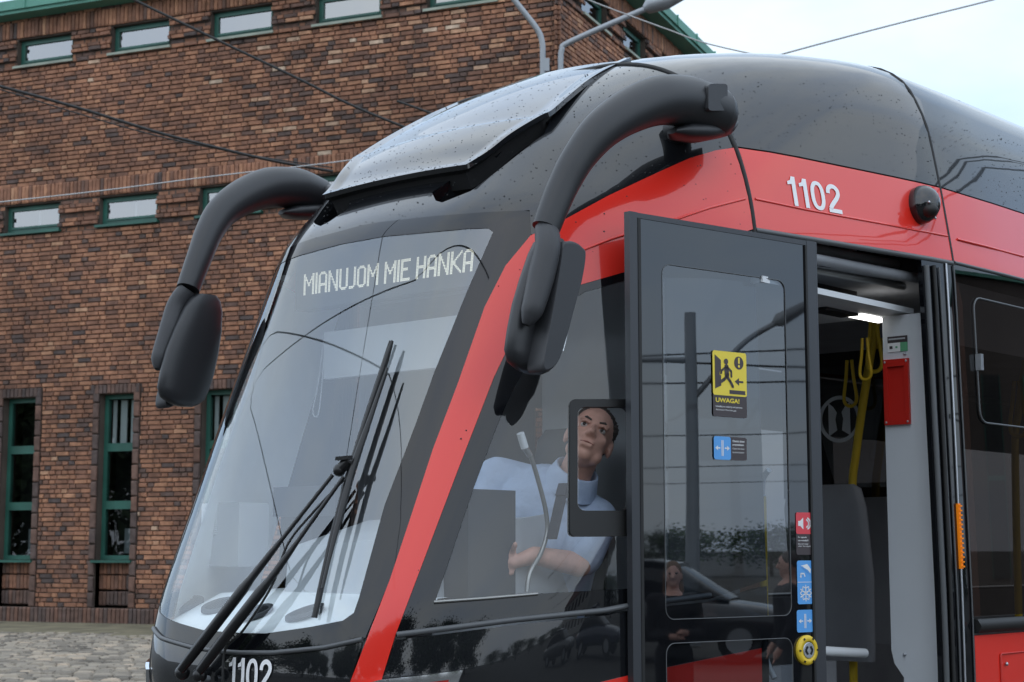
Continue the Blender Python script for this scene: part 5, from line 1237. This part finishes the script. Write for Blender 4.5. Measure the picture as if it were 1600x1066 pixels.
# ---- bystanders beyond the right edge of the picture (seen mirrored in the door and side window)
def bystander(label, pos, heading, h, cloth, hairm, pose, long_hair):
    k = h / 1.75; M = Matrix.Rotation(heading, 3, 'Z'); base = Vector((pos[0], pos[1], float(ground_z(*pos))))
    q = lambda x, y, z: base + M @ Vector((x * k, y * k, z * k))      # faces +y
    A = {'phone': ((.24, .02, 1.12), (.10, .24, 1.14), (-.22, .0, 1.10), (-.02, .22, 1.10)), 'side': ((.25, .0, 1.12), (.22, .12, .90), (-.24, .02, 1.12), (-.20, .14, .92))}[pose]
    shR, shL = (.19, 0, 1.42), (-.19, 0, 1.42)
    pr = [('e', q(0, .0, 1.655), (.078 * k, .095 * k, .115 * k), M), ('c', q(0, .03, 1.60), q(0, .045, 1.575), .055 * k, .04 * k), ('c', q(0, .09, 1.655), q(0, .108, 1.63), .012 * k, .016 * k), ('c', q(0, -.01, 1.58), q(0, -.01, 1.44), .055 * k, .065 * k), ('c', q(-.08, -.0, 1.65), q(-.082, 0, 1.63), .014 * k, .012 * k), ('c', q(.08, -.0, 1.65), q(.082, 0, 1.63), .014 * k, .012 * k),
          ('c', q(0, 0, 1.40), q(0, 0, 1.0), .13 * k, .13 * k)]
    cl = [('c', q(0, 0, 1.36), q(0, 0, 1.05), .155 * k, .145 * k), ('c', q(-.06, 0, 1.36), q(.06, 0, 1.36), .13 * k, .13 * k), ('c', q(*shR), q(*shL), .075 * k, .075 * k), ('e', q(0, 0, .95), (.18 * k, .13 * k, .14 * k), M)]
    for sh_, el_, wr_ in ((shR, A[0], A[1]), (shL, A[2], A[3])):
        pr += [('c', q(*sh_), q(*el_), .05 * k, .042 * k), ('c', q(*el_), q(*wr_), .042 * k, .03 * k)]; d = (Vector(wr_) - Vector(el_)).normalized(); w_ = Vector(wr_)
        pr += [('c', q(*(w_)), q(*(w_ + d * .07)), .032 * k, .03 * k)]
        for f_ in range(4): f0 = w_ + d * .08 + Vector((-.027 + .018 * f_, 0, 0)); pr += [('c', q(*f0), q(*(f0 + d * .055 + Vector((0, 0, -.012)))), .0095 * k, .008 * k)]
        pr += [('c', q(*(w_ + d * .03)), q(*(w_ + d * .07 + Vector((0, .02, .035)))), .012 * k, .009 * k)]
        cl += [('c', q(*sh_), q(*el_), .066 * k, .056 * k), ('c', q(*el_), q(*Vector(el_).lerp(Vector(wr_), .85)), .055 * k, .042 * k)]
    for g in (-1, 1):
        pr += [('c', q(.09 * g, 0, .9), q(.1 * g, .01, .5), .075 * k, .055 * k), ('c', q(.1 * g, .01, .5), q(.1 * g, -.02, .09), .052 * k, .04 * k), ('c', q(.1 * g, -.03, .045), q(.105 * g, .16, .04), .042 * k, .036 * k)]
        cl += [('c', q(.09 * g, 0, .9), q(.1 * g, .01, .5), .095 * k, .075 * k), ('c', q(.1 * g, .01, .5), q(.1 * g, -.02, .12), .075 * k, .062 * k)]
    o = mesh_obj('person', remesh_blob(pr, .012, 2), 'skin'); tag(o, label, 'person'); mesh_obj('clothing', remesh_blob(cl, .014, 4), cloth, o)
    hr = [('e', q(0, -.018, 1.685), (.086 * k, .098 * k, .10 * k), M)] + ([('c', q(.06, -.045, 1.66), q(.075, -.03, 1.50), .035 * k, .03 * k), ('c', q(-.06, -.045, 1.66), q(-.075, -.03, 1.50), .035 * k, .03 * k), ('c', q(0, -.06, 1.66), q(0, -.06, 1.48), .06 * k, .05 * k)] if long_hair else [])
    mesh_obj('hair', remesh_blob(hr, .012, 2), hairm, o)
    for g in (-1, 1): mbx = MB(); mbx.ellipsoid(q(.032 * g, .088, 1.668), (.012 * k, .008 * k, .008 * k), 'eye', 10, 6, M); mbx.build('eye', o)
    return o
bystander('woman with light hair in black clothes mirrored in the tram door', (8.6, 4.15), R(80), 1.54, 'cloth_black', 'hair_light', 'phone', True)
bystander('man in a dark suit mirrored beside the yellow bar of the door', (9.4, 5.0), R(170), 1.62, 'cloth_navy', 'hair', 'side', False)
bystander('man in a dark suit mirrored in the tinted window at the right edge', (7.4, 8.9), R(30), 1.78, 'cloth_navy', 'hair', 'side', False)

# ================================================================== LAMPS AND WIRES
def RP(x, y, d): r = ray(x, y); return Vector(CAMP + r * (d / r[1]))
# twin-armed lamp in front of the building corner
ld = 21.0; pb = RP(862, 110, ld); root = empty('street_lamp', (pb.x, pb.y, float(ground_z(pb.x, pb.y)) - .02)); tag(root, 'grey twin-armed street lamp rising behind the tram roof at the building corner', 'street lamp'); O_ = Vector(root.location)
mb = MB(); mb.tube([Vector((0, 0, 0)), Vector((0, 0, pb.z - O_.z - .15))], [.11, .085], 'galv', 14); mb.build('mast', root)
mb = MB(); a_, b_ = RP(846, 118, ld) - O_, RP(880, 118, ld) - O_; mb.bar(a_ + Vector((0, 0, -.05)), b_ + Vector((0, 0, -.05)), .12, .12, 'galv'); mb.build('crosshead', root)
mb = MB(); mb.tube([p - O_ for p in [Vector(x) for x in cr([RP(848, 125, ld), RP(848, 90, ld), RP(847, 66, ld), RP(838, 44, ld), RP(802, -2, ld), RP(760, -60, ld)], 5)]], .038, 'galv', 10); mb.build('lamp_arm', root)
mb = MB(); mb.tube([p - O_ for p in [Vector(x) for x in cr([RP(876, 125, ld), RP(876, 95, ld), RP(878, 78, ld), RP(890, 66, ld), RP(990, 22, ld), RP(1030, 6, ld)], 5)]], .038, 'galv', 10); mb.build('lamp_arm', root)
mb = MB(); mb.tube([p - O_ for p in (RP(1006, 14, ld), RP(1012, 11, ld), RP(1040, 2, ld), RP(1085, -16, ld))], [.04, .09, .11, .05], 'galv', 12, squash=1.3); mb.build('lamp_head', root)
mb = MB(); mb.tube([p - O_ for p in (RP(770, -50, ld), RP(755, -66, ld), RP(720, -100, ld))], [.04, .1, .05], 'galv', 12, squash=1.3); mb.build('lamp_head', root)
mb = MB(); mb.bar(RP(853, 112, ld) - O_, RP(853, 92, ld) - O_, .09, .07, 'galv', up=(0, 1, 0)); mb.build('bracket', root)
def wire(px, d0, d1, r, m, label, grp='overhead wires'):
    n = len(px); P = cr([RP(x, y, d0 + (d1 - d0) * i / (n - 1)) for i, (x, y) in enumerate(px)], 6); c = Vector(P[0]); mb = MB(); mb.tube([Vector(p) - c for p in P], r, m, 6); o = mb.build('overhead_wire'); o.location = c; tag(o, label, 'wire', grp); return o
wire([(120, -45), (210, 0), (330, 58), (470, 125), (540, 160), (610, 190), (720, 232)], 15, 15, .013, 'wire', 'black overhead wire falling from the top edge to the tram roof hood')
wire([(-60, 120), (0, 135), (120, 168), (250, 208), (360, 236), (430, 252), (520, 268)], 14, 15, .014, 'wire', 'thick dark wire crossing the brick wall between the two upper window rows')
wire([(-60, 128), (0, 140), (130, 180), (260, 216), (400, 244), (520, 262)], 14.4, 15.4, .006, 'wire', 'thin dark wire hanging just under the thick wire on the brick wall')
wire([(-40, 322), (0, 316), (160, 298), (330, 276), (520, 254), (640, 236)], 14, 14, .006, 'wire_light', 'thin pale grey cable above the middle row of windows')
wire([(620, 158), (660, 172), (720, 195)], 16, 16, .012, 'wire', 'short dark wire end just above the roof hood')
wire([(1180, 98), (1232, 82), (1390, 40), (1550, 0), (1700, -40)], 17, 17, .010, 'wire_light', 'grey wire slanting across the pale sky on the right')
wire([(900, -8), (950, 12), (1040, 45), (1112, 70), (1250, 100)], 18, 18, .008, 'wire_light', 'thin pale wire passing the right gutter of the building')
def wire3(P, r, label, grp='wires over the yard'):
    c = Vector(P[0]); n = 14; A, B = Vector(P[0]), Vector(P[1]); mb = MB(); mb.tube([A.lerp(B, i / n) - c - Vector((0, 0, P[2] * 4 * (i / n) * (1 - i / n))) for i in range(n + 1)], r, 'wire', 6); o = mb.build('overhead_wire'); o.location = c; tag(o, label, 'wire', grp)
for i, (A, B, sg) in enumerate([((-13, -6, 6.6), (-6.5, 14, 6.2), .3), ((-2.5, -3, 6.6), (-8.5, 13.5, 6.3), .3), ((-12, 3, 6.4), (-3.4, 7.5, 6.6), .25), ((-10, 12, 6.4), (-1.5, 2, 6.4), .25)]): wire3((A, B, sg), .0075, 'dark overhead wire mirrored in the windscreen')
for i, (A, B, sg) in enumerate([((34, -22, 5.9), (30, 26, 5.4), .3), ((46, -30, 5.6), (52, 30, 5.9), .4), ((70, -40, 5.6), (60, 40, 5.5), .4), ((22, -14, 6.0), (34, 22, 5.0), .3), ((90, -50, 5.5), (84, 50, 5.8), .3), ((38, -26, 6.6), (30, 20, 6.2), .2)]): wire3((A, B, sg), .022, 'dark overhead wire mirrored in the tram door and side windows')
for A, B in (((7.5, 19, 8.4), (16, 4.5, 7.9)), ((7.9, 19, 8.1), (16.4, 4.5, 7.6)), ((9, 21, 9.4), (19, 6, 9.0))): wire3((A, B, .25), .03, 'dark overhead wire mirrored in the black roof side')
# lamp post mirrored in the door
lp_ = empty('lamp_post', (24.7, 2.0, 0)); tag(lp_, 'dark lamp post with two arms mirrored in the tram door', 'lamp post')
mb = MB(); mb.tube([(0, 0, 0), (0, 0, 5.9)], [.13, .10], 'galv', 12); mb.build('mast', lp_)
mb = MB(); mb.tube(cr([(0, 0, 4.3), (.1, .5, 4.9), (.2, 1.0, 5.4), (.3, 1.6, 5.75)], 5), .05, 'galv', 8); mb.build('lamp_arm', lp_); mb = MB(); mb.tube([(.25, 1.45, 5.68), (.28, 1.55, 5.74), (.4, 2.2, 6.1)], [.05, .13, .08], 'galv', 10); mb.build('lamp_head', lp_)
mb = MB(); mb.tube([(0, 0, 5.05), (-.1, -1.9, 5.05)], .045, 'galv', 8); mb.build('lamp_arm', lp_); mb = MB(); mb.tube([(-.1, -1.2, 5.05), (-.12, -1.4, 5.05), (-.15, -1.9, 5.05)], [.05, .12, .05], 'galv', 10); mb.build('lamp_head', lp_)
# ================================================================== TREES AND HOUSE ROUND THE YARD (beside the camera; added trees behind it darken reflections)
def make_tree(name, h, rad, nleaf, seed):
    rs = random.Random(seed); t = empty(name); mb = MB(); tips = []
    mb.tube(cr([(0, 0, -.2), (.05, .03, h * .25), (-.05, .05, h * .5), (.05, 0, h * .8)], 4), [.16 * h / 8 * (1 - .8 * i / 12) for i in range(13)], 'bark', 8)
    for i in range(9):
        a = rs.uniform(0, 6.28); z0 = h * rs.uniform(.25, .6); e_ = (math.cos(a) * rad * .75, math.sin(a) * rad * .75, z0 + h * rs.uniform(.15, .35)); mb.tube([(0, 0, z0), (e_[0] * .5, e_[1] * .5, z0 + .5 * (e_[2] - z0) + .2), e_], [.05 * h / 8, .035 * h / 8, .01], 'bark', 6); tips.append(e_)
    mb.build('trunk', t); tips += [(rs.gauss(0, rad * .4), rs.gauss(0, rad * .4), h * rs.uniform(.22, .95)) for _ in range(20)]
    v = []; f = []
    for i in range(nleaf):
        c = tips[rs.randrange(len(tips))]; s = rad * .24; p = Vector((c[0] + rs.gauss(0, s), c[1] + rs.gauss(0, s), c[2] + rs.gauss(0, s * .8))); a = Vector((rs.gauss(0, 1), rs.gauss(0, 1), rs.gauss(0, 1))).normalized() * rs.uniform(.10, .22) * h / 8; b = a.cross(Vector((rs.gauss(0, 1), rs.gauss(0, 1), rs.gauss(0, 1)))).normalized() * a.length * .6
        k = len(v); v += [p - a, p + b, p + a, p - b]; f.append((k, k + 1, k + 2, k + 3))
    m2 = MB(); m2.add(v, f, 'leaf'); m2.build('crown', t); return t
def copy_tree(o):
    c = o.copy(); col.objects.link(c)
    for ch in o.children: d = ch.copy(); col.objects.link(d); d.parent = c
    return c
proto = make_tree('added_tree', 10, 3.8, 16000, 5); rs = random.Random(11); first = True  # unseen trees, added so the building's lower windows mirror something dark
spots = [(-46 + 9 * i + rs.uniform(-2, 2), -30 - 4 * abs(i - 3) * .3 + rs.uniform(-3, 3), rs.uniform(.9, 1.3)) for i in range(9)] + [(-52 + rs.uniform(-3, 3), -22 + 9 * i, rs.uniform(.9, 1.3)) for i in range(4)]
for x, y, sc in spots:
    o = proto if first else copy_tree(proto); first = False; o.location = (x, y, 0); o.scale = (sc, sc, sc * rs.uniform(.9, 1.1)); o.rotation_euler = (0, 0, rs.uniform(0, 6)); tag(o, 'unseen leafy tree added behind the camera to darken window reflections', 'tree', 'added trees behind the camera')
far = make_tree('distant_tree', 8, 3.4, 4000, 8); first = True
for i in range(26):
    o = far if first else copy_tree(far); first = False; a = R(-50 + 3.4 * i); d = 105 + rs.uniform(-12, 12); sc = rs.uniform(.30, .5); o.location = (d * math.cos(a), d * math.sin(a), 0); o.scale = (sc * 2.4, sc * 2.4, sc); o.rotation_euler = (0, 0, rs.uniform(0, 6)); tag(o, 'low distant tree along the horizon mirrored in the tram door', 'tree', 'distant trees on the right')
hs = empty('house', (62, -30, 0), R(25)); tag(hs, 'pale plastered house with rows of windows mirrored in the cab side window', 'house')
mb = MB(); mb.box(0, 8, -9, 9, 0, 5.4, 'plaster'); mb.build('wall', hs); mb = MB(); mb.add([(-.3, -9.3, 5.4), (-.3, 9.3, 5.4), (4, 9.3, 7.6), (4, -9.3, 7.6), (8.3, -9.3, 5.4), (8.3, 9.3, 5.4)], [(0, 1, 2, 3), (3, 2, 5, 4), (0, 3, 4), (1, 5, 2)], 'roof_tile'); mb.build('roof', hs)
for j in range(2):
    for i in range(7):
        y0 = -8.2 + 2.4 * i; mb = MB(); mb.box(-.06, .0, y0, y0 + 1.1, .9 + 2.5 * j, 2.4 + 2.5 * j, 'room_dark'); wn = mb.build('window', hs); mb = MB(); mb.box(-.09, -.06, y0 - .08, y0 + 1.18, .82 + 2.5 * j, .9 + 2.5 * j, 'white_paint'); mb.build('sill', wn)
# mossy verge along the foot of the building
mb = MB(); v = []; 
for s in np.linspace(-1, LA, 24):
    for o_ in (.05, 1.8, 3.2 + .6 * math.sin(s * 1.7)):
        p = FA.p(s, o_, 0) + CR; v.append((p[0], p[1], float(ground_z(p[0], p[1])) + (.035 if o_ < 2 else -.012)))
mb.add(v, [(3 * i + j, 3 * i + j + 1, 3 * i + j + 4, 3 * i + j + 3) for i in range(23) for j in range(2)], 'moss', True); tag(mb.build('verge'), kind='structure')

# ---- pale panel added inside the far cab wall, imitating the windscreen's bright sky reflection
mb = MB(); V = []; zs = np.linspace(1.36, 2.66, 10)
for z in zs:
    uf = float(np.interp(z, *U_T))
    for t in (.22, .55, .80): q = sec_side([z], uf + t, -.05)[0]; V.append((-q[0], q[1], z))
mb.add(V, [(3 * i + j, 3 * i + j + 1, 3 * i + j + 4, 3 * i + j + 3) for i in range(9) for j in range(2)], 'dash_white', True); mb.build('sky_reflection_panel', tram)
# ---- parked cars mirrored in the glass
def car(pos, rz, paint, label):
    c = empty('parked_car', (pos[0], pos[1], 0), rz); st = [(-2.15, .45, .70, .70), (-2.05, .32, .84, .82), (-1.3, .28, .95, .88), (0, .26, .96, .90), (.9, .28, .93, .89), (1.7, .30, .82, .86), (2.08, .36, .70, .76), (2.15, .45, .6, .66)]
    mb = MB(); loft(mb, [superring((x, 0, (z0 + z1) / 2), (0, 1, 0), (0, 0, 1), hw, (z1 - z0) / 2, 24, .5) for x, z0, z1, hw in st], paint); mb.build('body', c)
    mb = MB(); loft(mb, [superring((x, 0, (.85 + z1) / 2), (0, 1, 0), (0, 0, 1), hw, (z1 - .85) / 2, 24, .55) for x, z1, hw in ((-1.75, .95, .66), (-1.35, 1.28, .66), (-.9, 1.44, .64), (.0, 1.48, .64), (.45, 1.40, .65), (.85, 1.12, .68), (1.15, .93, .68))], 'glass_black'); mb.build('cabin_glass', c)
    mb = MB(); loft(mb, [superring((x, 0, z1), (0, 1, 0), (0, 0, 1), hw, .03, 20, .6) for x, z1, hw in ((-1.2, 1.40, .5), (-.8, 1.465, .57), (0, 1.49, .58), (.4, 1.43, .56))], paint); mb.build('roof', c)
    for x in (-1.3, 1.32):
        for g in (-1, 1): mb = MB(); mb.tube([(x, g * .70, .31), (x, g * .90, .31)], .31, 'rubber', 18); w_ = mb.build('wheel', c); mb = MB(); mb.tube([(x, g * .89, .31), (x, g * .91, .31)], .19, 'alu', 14); mb.build('rim', w_)
    for g in (-1, 1): mb = MB(); mb.ellipsoid((2.06, g * .55, .66), (.08, .16, .07), 'alu', 10, 6); mb.build('headlight', c); mb = MB(); mb.ellipsoid((-2.08, g * .58, .74), (.07, .13, .08), 'box_red', 10, 6); mb.build('tail_light', c)
    tag(c, label, 'car', 'cars parked across the yard')
mat('car_dark', (.02, .022, .026), .3, coat=1); mat('car_grey', (.12, .125, .13), .35, metal=.5, coat=1); mat('car_blue', (.02, .03, .06), .3, coat=1)
car((21, 2.0), R(90), 'car_dark', 'black car mirrored behind the woman in the tram door'); car((22, 7.0), R(-92), 'car_grey', 'grey car mirrored at the right side of the tram door'); car((21, -3.2), R(88), 'car_blue', 'dark blue car mirrored at the left side of the tram door'); car((22, -9.0), R(90), 'car_grey', 'grey car mirrored low in the cab side window')
# ---- brick hall on the right, mirrored in the tinted side window
m = bpy.data.materials.new('far_brick'); m.use_nodes = True; t = m.node_tree; bt = t.nodes.new('ShaderNodeTexBrick'); tcn = t.nodes.new('ShaderNodeTexCoord'); mpn = t.nodes.new('ShaderNodeMapping'); mpn.inputs['Rotation'].default_value = (R(90), 0, R(90))
bt.inputs['Color1'].default_value = (.26, .11, .07, 1); bt.inputs['Color2'].default_value = (.15, .075, .05, 1); bt.inputs['Mortar'].default_value = (.09, .07, .06, 1); bt.inputs['Scale'].default_value = 2.0
t.links.new(tcn.outputs['Object'], mpn.inputs[0]); t.links.new(mpn.outputs[0], bt.inputs['Vector']); t.links.new(bt.outputs[0], t.nodes['Principled BSDF'].inputs['Base Color']); t.nodes['Principled BSDF'].inputs['Roughness'].default_value = .9; MATS['far_brick'] = m
hl2 = empty('brick_hall', (27, 20, 0), R(0)); tag(hl2, 'long dark brick hall mirrored in the tinted window behind the tram door', 'building')
mb = MB(); mb.box(0, 9, -8, 26, 0, 9, 'far_brick'); mb.build('wall', hl2)
for i in range(9):
    y0 = -6.6 + 3.5 * i; mb = MB(); mb.box(-.05, .0, y0, y0 + 1.6, 1.6, 5.6, 'room_dark'); wn = mb.build('window', hl2); mb = MB(); mb.box(-.09, -.05, y0 - .08, y0, 1.6, 5.6, 'green_frame'); mb.box(-.09, -.05, y0 + 1.6, y0 + 1.68, 1.6, 5.6, 'green_frame'); mb.box(-.09, -.05, y0, y0 + 1.6, 3.5, 3.6, 'green_frame'); mb.build('frame', wn)
mb = MB(); mb.box(-.4, 9.4, -8.4, 26.4, 9, 9.25, 'copper'); mb.build('eaves', hl2)
